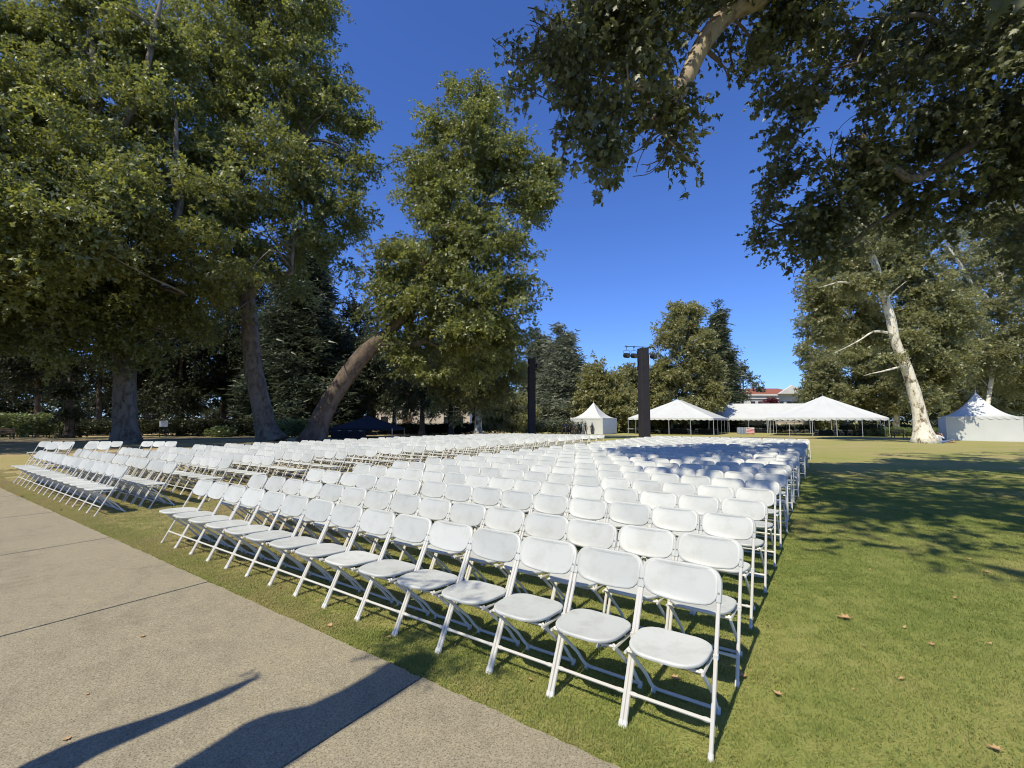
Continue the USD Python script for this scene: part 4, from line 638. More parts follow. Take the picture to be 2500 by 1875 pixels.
# the long tent joins the two hip tents: ridge running across the view
def long_tent():
    a, b = at(1640, 1050, 77), at(2030, 1050, 72); rz = math.atan2(b[1] - a[1], b[0] - a[0]); L = np.linalg.norm((b - a)[:2]); base = np.array([a[0], a[1], gz(0, a[1])]); t = thing('frame_tent', 'long white gable tent joining the two hip tents', 'tent', base, rz, 'white open-sided frame tents'); W, ev, pk = 10, 2.35, 4.95; n = 8
    for k in range(n):
        x0, x1 = L * k / n, L * (k + 1) / n
        part('roof_panel', cloth_quad([x0, 0, ev], [x1, 0, ev], [x1, W / 2, pk], [x0, W / 2, pk], 6, .08), VINYL, t, smooth=True); part('roof_panel', cloth_quad([x1, W, ev], [x0, W, ev], [x0, W / 2, pk], [x1, W / 2, pk], 6, .08), VINYL, t, smooth=True)
    part('valance', valance([0, 0, ev], [L, 0, ev], .32, .75), VINYL, t); part('valance', valance([L, W, ev], [0, W, ev], .32, .75), VINYL, t)
    for k in range(n + 1):
        for y in (0, W): part('pole', tube([[L * k / n, y, -.05], [L * k / n, y, ev - .02]], .038, 8), POLE, t)
    for k in range(4):          # the white side curtain under the eave
        x0 = L * .42 + k * 1.75; part('wall_panel', cloth_quad([x0, W - .2, .05], [x0 + 1.7, W - .2, .05], [x0 + 1.7, W - .2, ev - .1], [x0, W - .2, ev - .1], 10, .0, .06, k), VINYL, t, smooth=True)
long_tent()
p4, p5 = at(1874, 1064, 60), at(2173, 1072, 53)
rz2 = math.atan2(p5[1] - p4[1], p5[0] - p4[0]); LX2 = np.linalg.norm((p5 - p4)[:2])
hip_tent('white open frame tent left of the white-barked sycamore, hip roof dappled by tree shadow', p4, rz2, LX2, 14, 2.35, 5.35, 7.0, 5.0, 5, 3)
def canopy():
    D = 43; O = at(800, 1071, D); base = np.array([O[0], D, gz(0, D)]); t = thing('pop_up_canopy', 'low navy pop-up canopy right of the leaning trunk', 'canopy', base, 0.0); W = (953 - 797) / F_PX * D; ez = at(870, 1046, D)[2] - base[2]; pz = at(873, 1014.5, D)[2] - base[2]; c = W / 2
    K = [(0, 0), (W, 0), (W, W * .8), (0, W * .8)]
    for i in range(4):
        a, b = K[i], K[(i + 1) % 4]; part('roof_panel', cloth_quad([*a, ez], [*b, ez], [c, W * .4, pz], [c, W * .4, pz], 6, .06), NAVY, t, smooth=True); part('valance', cloth_quad([*a, ez - .22], [*b, ez - .22], [*b, ez], [*a, ez], 8, 0, .015), NAVY, t, smooth=True); part('leg', bx(a[0] - .03, a[0] + .03, a[1] - .03, a[1] + .03, -.02, ez), POLE, t)
canopy()
def table(label, px, D, w, d, rz, top, cloth=None, name='table', h=.74, group=None):
    c = at(*px, D); base = np.array([c[0], c[1], gz(c[0], c[1])]); t = thing(name, label, 'table', base, rz, group)
    part('table_top', cat_([bx(-w / 2, w / 2, -d / 2, d / 2, h - .03, h)]), top, t)
    for sx in (-1, 1):
        for sy in (-1, 1): part('leg', tube([[sx * (w / 2 - .12), sy * (d / 2 - .08), 0], [sx * (w / 2 - .12), sy * (d / 2 - .08), h - .03]], .018, 6), STEEL, t)
    if cloth:
        q = 12; m = []
        for (a, b) in (((-w / 2, -d / 2), (w / 2, -d / 2)), ((w / 2, -d / 2), (w / 2, d / 2)), ((w / 2, d / 2), (-w / 2, d / 2)), ((-w / 2, d / 2), (-w / 2, -d / 2))):
            m.append(cloth_quad([*(np.array(a) * 1.03), .03], [*(np.array(b) * 1.03), .03], [*(np.array(b) * 1.012), h + .004], [*(np.array(a) * 1.012), h + .004], q, 0, .018))
        m.append(bx(-w / 2 * 1.012, w / 2 * 1.012, -d / 2 * 1.012, d / 2 * 1.012, h + .002, h + .008)); cl = part('cloth_cover', cat_(m), cloth, t, smooth=40)
    return t
table('table draped in navy cloth under the low canopy', (851, 1072), 42.0, 2.9, .75, 0, TABLEW, NAVY)

# ------------------------------------------------------------------ chairs
SW = .4292; TB, TZ = .4199, .80; WSP = .4516
tl = math.hypot(TB, TZ)
def back_pt(x, s, off=0.0):            # a point on the leaning plane of the back: s metres up the tube, off behind it
    return np.array([x, TB * s / tl + off * TZ / tl, TZ * s / tl - off * TB / tl])
def make_chair():
    t = thing('folding_chair', '', 'chair'); h = SW / 2; top = tl
    P = fillet([back_pt(-h, .02), back_pt(-h, top - .012), back_pt(h, top - .012), back_pt(h, .02)], .085, 7); part('back_frame', tube(P, .0112, 8), TUBE, t, smooth=40)
    sl = fillet([back_pt(-h, top - .185), back_pt(-h, top - .012), back_pt(h, top - .012), back_pt(h, top - .185)], .085, 8); part('frame_sleeve', tube(sl, .0158, 8), WHITE, t, smooth=40)
    o = round_rect(-h + .004, h - .004, top - .198, top - .01, .06, 6, 40); bow = lambda x, s_=0: (.008 + .016 * min(1, max(0, (top - s_ - .02) / .16))) * (1 - (x / h) ** 2) - .008
    o = np.array([(x, s - (.022 * (1 - (x / h) ** 2) if s < top - .1 else 0)) for x, s in o])
    lv = [(.95, .006), (1.0, .000), (1.0, -.010), (.97, -.015), (.90, -.013), (.7, -.012), (.45, -.012), (.2, -.012)]
    r_ = rings(o, [(s, lambda x, y, d=d: d) for s, d in lv]); V = np.array([back_pt(x, s, bow(x, s) + d + .004) for x, s, d in r_.vertices]); part('backrest', trimesh.Trimesh(V, r_.faces[:, ::-1], process=False), WHITE, t, smooth=50)
    o = round_rect(-.200, .200, -.080, .318, .105, 8, 44); o = np.array([(x * (1 - .16 * max(0, (.10 - y) / .18) ** 1.3 - .03 * max(0, (y - .2) / .12)), y - .012 * (1 - (x / .2) ** 2) * (y < .1)) for x, y in o]); zs = .445
    dish = lambda x, y: -.010 * max(0, 1 - (x / .19) ** 2) * max(0, 1 - ((y - .13) / .2) ** 2) + .014 * max(0, (.02 - y)) * -4 * max(0, .02 - y)
    lv = [(.88, -.018), (.985, -.018), (1.0, -.010), (.995, -.002), (.965, .002), (.88, .0), (.7, .0), (.45, .0), (.2, .0)]
    part('seat', rings(o, [(s, lambda x, y, d=d: zs + d + dish(x, y) + (y - .1) * -.05) for s, d in lv]), SEATW, t, smooth=50)
    w = h - .030; leg = fillet([[-w, -.005, zs - .03], [-w, .285, .165], [-w + .004, .36, .075], [-w + .004, .415, .024], [w - .004, .415, .024], [w - .004, .36, .075], [w, .285, .165], [w, -.005, zs - .03]], .045, 5); part('rear_leg_frame', tube(leg, .0105, 8), TUBE, t, smooth=40)
    part('seat_frame', cat_([tube([[s * (w + .01), -.03, zs - .036], [s * (w + .01), .27, zs - .052]], .008, 6) for s in (-1, 1)] + [tube([[-w, -.01, zs - .034], [w, -.01, zs - .034]], .008, 6)]), TUBE, t, smooth=40)
    z = .165; part('stretcher', tube([back_pt(-h, z), back_pt(-h + .03, z), back_pt(-h + .05, z), back_pt(h - .05, z), back_pt(h - .03, z), back_pt(h, z)], [.0095, .0125, .0095, .0095, .0125, .0095], 7), TUBE, t, smooth=40)
    for s in (-1, 1):
        part('foot_cap', tube([back_pt(s * h, .0), back_pt(s * h, .036)], [.0155, .0135], 8), CAP, t, smooth=40)
        part('foot_cap', tube([[s * (w - .004), .405, .002], [s * (w - .004), .415, .038]], .0145, 8), CAP, t, smooth=40)
        part('hinge_rivet', tube([back_pt(s * h, top - .13) + [0, -.012, 0], back_pt(s * h, top - .13) + [0, -.020, .0]], .006, 6), STEEL, t)
        part('link_clip', cat_([bx(s * h - .012, s * h + .012, TB * .46 / tl - .016, TB * .46 / tl + .016, TZ * .46 / tl - .018, TZ * .46 / tl + .006)]), CAP, t)
    return t
ORD = ['', 'second', 'third', 'fourth', 'fifth', 'sixth', 'seventh', 'eighth', 'ninth', 'tenth', 'eleventh', 'twelfth', 'thirteenth', 'fourteenth', 'fifteenth', 'sixteenth', 'seventeenth', 'eighteenth', 'nineteenth', 'twentieth', 'twenty-first', 'twenty-second', 'twenty-third', 'twenty-fourth']
row_rz = math.atan2(-U2[1], -U2[0])             # chair x axis runs along the row, towards the lawn; y axis back
NROW = 24; spots = []
cr = np.random.default_rng(3)
for k in range(NROW):
    v = 0 if k == 0 else .763 + .928 * (k - 1); jv = cr.normal() * .02 if k else 0; ju = 0 if k == 0 else cr.normal() * .035
    shift = -.07 * max(0, 1 - k / 3) if k else 0
    for blk, (u0, n) in enumerate(((0, 15), (21.25, 15))):
        for q in range(n):
            uc = (u0 + q + .5) * WSP + ju + (cr.normal() * .02 if k > 8 else 0); p = uv(uc - .004, v + jv + (cr.normal() * .012 if k else 0) + (.004 * q if blk else 0))
            row = 'front row' if k == 0 else ORD[k] + ' row'
            if blk == 0: pos = 'at the lawn end' if q == 0 else ('at the aisle end' if q == n - 1 else ORD[q] + ' from the lawn end'); lab = f'white folding chair {pos} of the {row}, right seating block'; grp = 'white folding chairs of the right block'
            else: pos = 'at the aisle end' if q == 0 else ('at the far left end' if q == n - 1 else ORD[q] + ' from the aisle end'); lab = f'white folding chair {pos} of the {row}, left seating block'; grp = 'white folding chairs of the left block'
            spots.append((p[0], p[1], row_rz + cr.normal() * (.012 if k else .004), lab, grp))
wing = []
for (cx0, dep, n, lab) in ((-15.42, 14.75, 2, 'front left group'), (-14.22, 14.85, 2, 'front right group'), (-16.95, 16.0, 3, 'back left group'), (-15.45, 16.25, 3, 'back middle group'), (-13.6, 16.4, 3, 'back right group')):
    for q in range(n):
        a = -.07; nm = ['leftmost', 'middle' if n == 3 else 'right', 'rightmost'][q]
        wing.append((cx0 + (q + .5) * .455 * math.cos(a), dep + (q + .5) * .455 * math.sin(a), a, f'white folding chair, {nm} of the {lab} of turned chairs at far left', 'turned white chairs at the far left'))
def vis(s):
    x, y, d = to_px([s[0], s[1], .6]); return d > 0 and -60 < x < 2560 and y < 1950
order = sorted(range(len(spots)), key=lambda i: (not vis(spots[i]), np.hypot(spots[i][0], spots[i][1])))
single = [spots[i] for i in order[:300 - len(wing)]] + wing; rest = [spots[i] for i in order[300 - len(wing):]]
chair0 = make_chair(); first = True
tiltr = np.random.default_rng(12)
def set_pose(prim, x, y, rz, z=0.0):
    xf = UsdGeom.Xform(prim); ops = xf.GetOrderedXformOps()
    if not ops: ops = [xf.AddTranslateOp(), xf.AddRotateXYZOp()]
    ops[0].Set(Gf.Vec3d(float(x), float(y), float(z) - .004))
    ops[1].Set(Gf.Vec3f(float(tiltr.normal() * .7), float(tiltr.normal() * .35), math.degrees(rz))) if ops[1].GetOpType() == UsdGeom.XformOp.TypeRotateXYZ else ops[1].Set(math.degrees(rz))
def copy_of(src, x, y, rz, lab, grp, cat, z=0.0, inst=True):
    name = src.GetName(); p = UsdGeom.Xform.Define(stage, '/World/' + numbered('/World', name)).GetPrim(); p.GetReferences().AddInternalReference(src.GetPath())
    if inst: p.SetInstanceable(True)
    set_pose(p, x, y, rz, z); meta(p, lab, cat, grp); return p
for x, y, rz, lab, grp in single:
    if first: set_pose(chair0, x, y, rz); meta(chair0, lab, None, grp); first = False
    else: copy_of(chair0, x, y, rz, lab, grp, 'chair')
pi = UsdGeom.PointInstancer.Define(stage, '/World/rear_folding_chairs'); meta(pi.GetPrim(), 'rest of the white folding chairs in the back rows of both blocks', 'chairs', None, 'stuff')
pp = UsdGeom.Xform.Define(stage, '/World/rear_folding_chairs/folding_chair'); 
for ch in chair0.GetChildren():
    d = stage.DefinePrim(f'/World/rear_folding_chairs/folding_chair/{ch.GetName()}', 'Mesh'); d.GetReferences().AddInternalReference(ch.GetPath())
pi.CreatePrototypesRel().AddTarget(pp.GetPath())
pi.CreatePositionsAttr(Vt.Vec3fArray.FromNumpy(np.array([[x, y, gz(x, y)] for x, y, *_ in rest], np.float32))); pi.CreateProtoIndicesAttr(Vt.IntArray.FromNumpy(np.zeros(len(rest), np.int32)))
pi.CreateOrientationsAttr(Vt.QuathArray([Gf.Quath(math.cos(s[2] / 2), 0, 0, math.sin(s[2] / 2)) for s in rest]))

# chairs and tables under the tents
TC = 'loose white chairs by the tents'
for (px, D, rz, lab) in (((1934, 1064), 60, 2.0, 'white chair turned sideways, leftmost of four on the lawn by the right hip tent'), ((1953, 1065), 59.5, .2, 'white chair seen from the front, second of four by the right hip tent'), ((1972, 1065.5), 59, -.3, 'white chair, third of four by the right hip tent'), ((1991, 1066), 58.5, -1.1, 'white chair turned right, rightmost of four by the right hip tent'),
                         ((1685, 1060), 66, .4, 'white chair under the left hip tent, beside its middle pole'), ((1699, 1060), 66.5, -.7, 'white chair under the left hip tent, right of its middle pole'), ((1612, 1059), 67, 1.2, 'white chair deep under the left hip tent, right of the black pillar'),
                         ((2043, 1066), 58, .5, 'shaded white chair under the right hip tent, left of three'), ((2058, 1067), 57.5, 0, 'shaded white chair under the right hip tent, middle of three'), ((2075, 1067), 57.5, -.8, 'shaded white chair under the right hip tent, right of three')):
    c = at(*px, D); copy_of(chair0, c[0], c[1], rz, lab, TC, 'chair', gz(c[0], c[1]))
for k in range(6):
    c = at(1838 + k * 9, 1056, 76); copy_of(chair0, c[0], c[1], [.3, -.6, 2.8, .1, 1.4, -.2][k], f"white chair before the white curtain, {'leftmost second third fourth fifth rightmost'.split()[k]} in a row of six", TC, 'chair', gz(c[0], c[1]))
TG = 'tables under the tents'
for (px, D, w, lab) in (((1552, 1058), 68, 2.4, 'white-topped table left of the right black pillar, under the tent corner'), ((1650, 1057), 70, 3.6, 'dark-clothed table under the left hip tent'), ((1725, 1057), 70, 3.4, 'dark-clothed table near the right corner of the left hip tent'), ((2030, 1064), 60, 3.6, 'dark-clothed table under the right hip tent, behind the loose chairs'), ((2110, 1066), 58, 3.2, 'dark-clothed table at the right end of the right hip tent')):
    table(lab, px, D, w, .8, rz1 * .6, TABLEW, None if 'white-topped' in lab else DARKCLOTH, group=TG)
def barrel(label, px, D, col, group):
    c = at(*px, D); base = np.array([c[0], c[1], gz(c[0], c[1])]); t = thing('drinks_barrel', label, 'barrel', base, 0, group)
    part('barrel_body', tube([[0, 0, 0], [0, 0, .1], [0, 0, .5], [0, 0, .95], [0, 0, 1.0]], [.28, .31, .33, .31, .29], 14), col, t, smooth=40); part('rim', tube([[0, 0, .98], [0, 0, 1.04]], .315, 14), STEEL, t); part('hoop', tube([[0, 0, .62], [0, 0, .66]], .337, 14), STEEL, t)
for k, nm in enumerate(('leftmost', 'middle', 'rightmost')): barrel(f'blue-grey barrel beside the red and white banner, {nm} of three', (1805 + k * 7, 1058), 68, BINB, 'blue-grey barrels by the tents')
def banner():
    c = at(1832, 1058.5, 67); base = np.array([c[0], c[1], gz(c[0], c[1])]); t = thing('banner_stand', 'red and white striped banner panel between the barrels and the curtain', 'banner', base, .1)
    W, H = 1.25, 1.0; part('panel', bx(-W / 2, W / 2, -.02, .02, .1, H), TABLEW, t)
    for k in range(4): a = k * .24; s = trimesh.creation.extrude_polygon(Polygon([(-W / 2 + .02, .12 + a * .95), (W / 2 - .02, .12 + a * .75), (W / 2 - .02, .12 + a * .75 + .09), (-W / 2 + .02, .12 + a * .95 + .12)]), .006, engine='earcut'); s.apply_transform(trimesh.transformations.rotation_matrix(math.pi / 2, [1, 0, 0])); s.apply_translation([0, -.023, 0]); part('stripe', s, RED, t)
    for s in (-1, 1): part('leg', bx(s * W * .4 - .02, s * W * .4 + .02, -.25, .25, 0, .1), STEEL, t)
banner()

# ------------------------------------------------------------------ black light towers
def tower(label, px, D, ytop, wpx, rz, lamps, bar):
    c = at(*px, D); base = np.array([c[0], c[1], gz(c[0], c[1])]); H = at(px[0], ytop, D)[2] - base[2]; t = thing('light_tower', label, 'light tower', base, rz, 'black light towers'); w = wpx * D / F_PX
    prof = round_rect(-w / 2, w / 2, -w / 2, w / 2, .03, 3); n = 26; V = []; m = len(prof); r = np.random.default_rng(int(px[0]))
    for k in range(n): z = H * k / (n - 1); V.append(np.c_[prof * (1 + .012 * math.sin(k * 2.3) + .008 * r.normal()), np.full(m, z)])
    V = np.vstack(V); Fc = []; j = np.arange(m); q = (j + 1) % m
    for k in range(n - 1): Fc += [np.stack([k * m + j, k * m + q, (k + 1) * m + q], 1), np.stack([k * m + j, (k + 1) * m + q, (k + 1) * m + j], 1)]
    V = np.vstack([V, [0, 0, H]]); Fc.append(np.stack([np.full(m, len(V) - 1), (n - 1) * m + j, (n - 1) * m + q], 1)); part('cover', trimesh.Trimesh(V, np.vstack(Fc), process=False), BLACK, t, smooth=40)
    part('base_plate', bx(-w * .8, w * .8, -w * .8, w * .8, .03, .07), IRON, t); bl, br = bar; part('crossbar', cat_([tube([[bl, 0, H + .12], [br, 0, H + .12]], .028, 8), tube([[0, 0, H - .1], [0, 0, H + .12]], .03, 6)]), IRON, t)
    part('top_coupler', cat_([bx(x - .05, x + .05, -.06, .06, H + .08, H + .18) for x in (bl * .95, 0, br * .9)]), STEEL, t)
    for x in lamps:
        z = H - .62; body = trimesh.creation.cylinder(.2, .42, sections=16); body.apply_transform(trimesh.transformations.rotation_matrix(math.radians(100), [1, .25, 0])); body.apply_translation([x, 0, z]); lp = part('stage_lamp', body, IRON, t, smooth=40)
        yk = fillet([[x - .27, 0, z], [x - .27, 0, z + .42], [x + .27, 0, z + .42], [x + .27, 0, z]], .12, 5); part('yoke', tube(yk, .016, 6), IRON, lp); part('clamp', cat_([tube([[x, 0, z + .42], [x, 0, H + .12]], .02, 6), bx(x - .05, x + .05, -.05, .05, H + .05, H + .16)]), IRON, lp)
        fr = trimesh.creation.cylinder(.17, .03, sections=16); fr.apply_transform(trimesh.transformations.rotation_matrix(math.radians(100), [1, .25, 0])); fr.apply_translation([x + .05, -.2, z - .04]); part('lens', fr, LENS, lp)
tower('black draped light tower, the taller right one with three lamps', (1574, 1082), 36.5, 851, 21, .24, (-1.45, -.8, .95), (-1.6, 1.15))
tower('black draped light tower, the left one before the dark conifers', (1298, 1074), 41.5, 876, 16.5, .20, (.55,), (-.9, .95))

# ------------------------------------------------------------------ people
def hull(parts, infl=0.0):
    out = m3.Manifold()
    for (a, ra), (b, rb) in parts:
        s = [m3.Manifold.sphere(r + infl, 12).translate(tuple(map(float, p))) for p, r in ((a, ra), (b, rb))]; out += m3.Manifold.batch_hull(s)
    return out
def person(label, px, D, rz, top, legs, pose='stand', stride=.1, arm=0.0, bag=False, group=None, hair=HAIR, seed=0, H=1.72, hold=None, loc=None):
    c = at(*px, D) if loc is None else np.array(loc); base = np.array([c[0], c[1], gz(c[0], c[1])]); t = thing('person', label, 'person', base, rz, group); k = H / 1.72
    J = {}
    if pose == 'stand':
        J.update(pelvis=(0, 0, .93), chest=(0, .01, 1.28), neck=(0, .0, 1.45), head=(0, -.03, 1.60)); s = stride
        for sd, sg in (('l', -1), ('r', 1)):
            J['hip' + sd] = (sg * .09, 0, .90); J['knee' + sd] = (sg * .10, -.04 + sg * s * .6 - .02, .49); J['ank' + sd] = (sg * .10, sg * s, .08); J['toe' + sd] = (sg * .11, sg * s - .15, .035)
            J['sh' + sd] = (sg * .18, .01, 1.39); a = arm if sg > 0 else arm * .4
            J['elb' + sd] = (sg * .23, .03 - .12 * a, 1.12 + .04 * a); J['wr' + sd] = (sg * .20 - sg * .08 * a, -.06 - .24 * a, .90 + .28 * a)
    else:                                       # sitting on the ground against the trunk, legs stretched, hands at the face
        J.update(pelvis=(0, 0, .13), chest=(.04, .13, .46), neck=(.04, .17, .62), head=(.0, .13, .77))
        for sd, sg in (('l', -1), ('r', 1)):
            J['hip' + sd] = (sg * .10, -.03, .11); J['knee' + sd] = (sg * .11, -.46, .20 if sg < 0 else .14); J['ank' + sd] = (sg * .10, -.88, .07); J['toe' + sd] = (sg * .13, -.93, .22)
            J['sh' + sd] = (sg * .19, .14, .56); J['elb' + sd] = (sg * .22, -.08, .43); J['wr' + sd] = (sg * .07, -.06, .68)
    J = {a: np.array(b, float) * k for a, b in J.items()}; S_ = lambda a, r: (J[a], r * k)
    limbs = []
    for s in 'lr': limbs += [(S_('hip' + s, .085), S_('knee' + s, .056)), (S_('knee' + s, .056), S_('ank' + s, .036)), (S_('ank' + s, .038), S_('toe' + s, .030)), (S_('sh' + s, .048), S_('elb' + s, .038)), (S_('elb' + s, .038), S_('wr' + s, .026))]
    torso = [(S_('hipl', .10), S_('hipr', .10)), (S_('pelvis', .115), S_('chest', .125)), (S_('shl', .055), S_('shr', .055)), (S_('chest', .12), S_('neck', .06)), (S_('shl', .055), S_('pelvis', .10)), (S_('shr', .055), S_('pelvis', .10))]
    f = -1; hd = J['head']; headp = [((hd, .092 * k), (hd + np.array([0, -.02, -.06]) * k, .068 * k)), (S_('neck', .05), (hd, .055 * k)), ((hd + np.array([0, -.095, -.015]) * k, .012 * k), (hd + np.array([0, -.08, .02]) * k, .008 * k)), ((hd + np.array([-.092, 0, -.01]) * k, .016 * k), (hd + np.array([-.09, 0, .02]) * k, .016 * k)), ((hd + np.array([.092, 0, -.01]) * k, .016 * k), (hd + np.array([.09, 0, .02]) * k, .016 * k))]
    hands = []
    for s in 'lr':
        d = J['wr' + s] - J['elb' + s]; d /= np.linalg.norm(d); w = J['wr' + s]; side = np.cross(d, [0, 0, 1.]); side /= np.linalg.norm(side) + 1e-9
        hands.append(((w, .026 * k), (w + d * .075 * k, .03 * k)))
        for q in range(4): p0 = w + d * .085 * k + side * (q - 1.5) * .019 * k; hands.append(((p0, .0095 * k), (p0 + d * (.065 if q in (1, 2) else .052) * k + np.array([0, -.012, -.01]), .0075 * k)))
        p0 = w + d * .03 * k + side * .03 * k; hands.append(((p0, .011 * k), (p0 + (d * .045 + side * .02) * k, .009 * k)))
    def mk(man, edge=.03, it=6):
        m = man.refine_to_length(edge); mm = m.to_mesh(); tm = trimesh.Trimesh(mm.vert_properties[:, :3], mm.tri_verts, process=True); trimesh.smoothing.filter_taubin(tm, iterations=it); return tm
    part('body', mk(hull(limbs + torso + headp + hands), .028, 4), SKIN, t, smooth=True)
    arms = [l for l in limbs if any(np.allclose(l[0][0], J['sh' + s]) for s in 'lr')]; fore = [l for l in limbs if any(np.allclose(l[0][0], J['elb' + s]) for s in 'lr')]
    part('top', mk(hull(torso[1:] + arms + ([] if pose != 'stand' else fore), .014)), CLOTH[top], t, smooth=True)
    lg = [l for l in limbs if any(np.allclose(l[0][0], J['hip' + s]) for s in 'lr')] + torso[:1]
    if pose == 'stand': lg += [l for l in limbs if any(np.allclose(l[0][0], J['knee' + s]) for s in 'lr')]
    part('trousers' if pose == 'stand' else 'shorts', mk(hull(lg, .017)), CLOTH[legs], t, smooth=True)
    if pose == 'stand':
        for s in 'lr': part('shoe', mk(hull([((J['ank' + s] + [0, .02, -.035 * k], .05 * k), (J['toe' + s] + [0, 0, .012], .042 * k))]), .02), CLOTH['black'], t, smooth=True)
    hr = hull([((hd + np.array([0, .02, .025]) * k, .098 * k), (hd + np.array([0, .03, -.01]) * k, .09 * k))]) - hull([((hd + np.array([0, -.10, -.05]) * k, .085 * k), (hd + np.array([0, -.16, .0]) * k, .085 * k))]); part('hair', mk(hr, .02, 2), hair, t, smooth=True)
    e = [trimesh.creation.icosphere(1, .011 * k) for _ in range(2)]
    for q, sg in zip(e, (-1, 1)): q.apply_translation(hd + np.array([sg * .033, -.078, -.002]) * k)
    part('eyes', cat_(e), HAIR, t)
    mo = bx(-.025, .025, -.006, .006, -.005, .005); mo.apply_translation(hd + np.array([0, -.082, -.062]) * k); part('mouth', mo, CLOTH['brown'], t)
    if bag:
        part('backpack', mk(hull([((J['chest'] + [0, .17, .02], .13), (J['pelvis'] + [0, .17, .12], .12))]), .03), CLOTH['black'], t, smooth=True)
    return t
PG = None
PY = 63
for q, (x, yf, rz, top, legs, st, ar, bg, lab, H) in enumerate([
        (1372, 1058, 1.2, 'black', 'black', .16, .5, False, 'person in black walking, leftmost of the group before the peaked tent', 1.62), (1382, 1057.5, .4, 'navy', 'black', .12, .8, False, 'person in dark blue top beside the leftmost walker', 1.70), (1391, 1058, -.8, 'black', 'black', .2, .3, False, 'person in black, third from left in the group before the peaked tent', 1.64),
        (1401, 1058, 2.2, 'grey', 'brown', .05, .6, False, 'person in grey top at the left corner of the peaked tent', 1.66), (1412, 1058.5, -1.5, 'black', 'black', .06, .4, True, 'person in black with backpack before the tent wall, right of the one in grey', 1.72), (1418, 1058, .6, 'teal', 'black', .08, .5, False, 'person in teal top in the middle of the group', 1.7),
        (1429, 1058.5, 1.9, 'brown', 'black', .10, .9, False, 'person in brown top, third from right in the group', 1.62), (1446, 1059, -1.2, 'grey', 'grey', .08, 1.0, False, 'person in grey, reaching toward the rightmost one', 1.64), (1455, 1059.5, 2.6, 'black', 'grey', .05, .4, True, 'person in black jacket with backpack, rightmost and tallest of the group', 1.8)]):
    person(lab, (x, yf), PY + (q % 3) * .6, rz, top, legs, 'stand', st, ar, bg, 'people standing before the peaked tent', seed=q, H=H)
person('person in black standing beside a dark trunk, right of the stucco building', (1096, 1061), 60, 1.0, 'black', 'black', 'stand', .06, .3, seed=20)
person('person in black in the shade left of the spotted trunk', (1141, 1060), 61, -.6, 'black', 'black', 'stand', .08, .3, seed=21)
person('barefoot person in light shirt and denim shorts sitting against the white-barked trunk', None, 0, math.radians(78), 'white', 'denim', 'sit', loc=(at(2291, 1081, 35.6)[0], 35.4, 0), seed=22, H=1.72)

# ------------------------------------------------------------------ small things in the distance and on the lawn
def board():
    c = at(398, 1060, 46); base = np.array([c[0], 46, gz(0, 46)]); t = thing('notice_board', 'small white board on posts among the dark trees, right of the thick trunk', 'sign', base, .2); w = .75
    zt = at(398, 1027, 46)[2] - base[2]; part('panel', bx(-w / 2, w / 2, -.03, .03, zt - .62, zt), TABLEW, t)
    for s in (-1, 1): part('post', bx(s * .3 - .03, s * .3 + .03, -.02, .02, 0, zt - .62), IRON, t)
board()
def bench(label, px, D, rz):
    c = at(*px, D); base = np.array([c[0], c[1], gz(c[0], c[1])]); t = thing('bench', label, 'bench', base, rz)
    for k in range(4): part('seat_slat', bx(-.8, .8, -.25 + k * .12, -.16 + k * .12, .42, .45), WOODB, t)
    for k in range(3): part('back_slat', bx(-.8, .8, .26, .29, .52 + k * .14, .62 + k * .14), WOODB, t)
    for s in (-1, 1): part('leg', cat_([bx(s * .7 - .03, s * .7 + .03, -.22, -.16, 0, .42), bx(s * .7 - .03, s * .7 + .03, .22, .285, 0, .92), bx(s * .7 - .03, s * .7 + .03, -.22, .24, .38, .42)]), WOODB, t)
bench('grey wooden bench at the left edge before the hedge', (2, 1072), 38, .3)
bench('dark bench left of the white-barked trunk, on the lawn behind', (2195, 1057), 52, 0)
def picnic(label, px, D, rz):
    c = at(*px, D); base = np.array([c[0], c[1], gz(c[0], c[1])]); t = thing('fence', label, 'fence', base, rz)
    for k in range(9): part('post', bx(k * .75 - .04, k * .75 + .04, -.04, .04, 0, 1.15), TABLEW, t)
    for z in (.45, .95): part('rail', bx(-.05, 6.05, -.02, .02, z, z + .07), TABLEW, t)
picnic('low white rail fence in the dark between the white board and the straight trunk', (415, 1056), 56, 0)
FL = 'dry leaves fallen on the lawn'
def fallen(px, size, rz, lab, curl=.7, path_=False):
    size *= .62; P = ground(*px); t = thing('fallen_leaf', lab, 'leaf', (P[0], P[1], (.034 if path_ else .021)), rz, FL); O = leaf_outline('syc') - [0, .45]; V = np.c_[O * size, (O[:, 0] ** 2 * curl + np.abs(O[:, 1]) * .12) * size]; V = np.vstack([V, [0, 0, .0]]); m = len(O)
    Fc = [[m, k, (k + 1) % m] for k in range(m)]; lo = V - [0, 0, .0025]; mm = trimesh.Trimesh(np.vstack([V, lo]), Fc + [[b + m + 1, a + m + 1, c_ + m + 1] for a, b, c_ in Fc], process=False)
    part('blade', mm, DRYLEAF, t); part('stalk', tube([[0, -.45 * size, .0], [.1 * size, -.8 * size, .012]], .0018, 4), DRYLEAF, t)
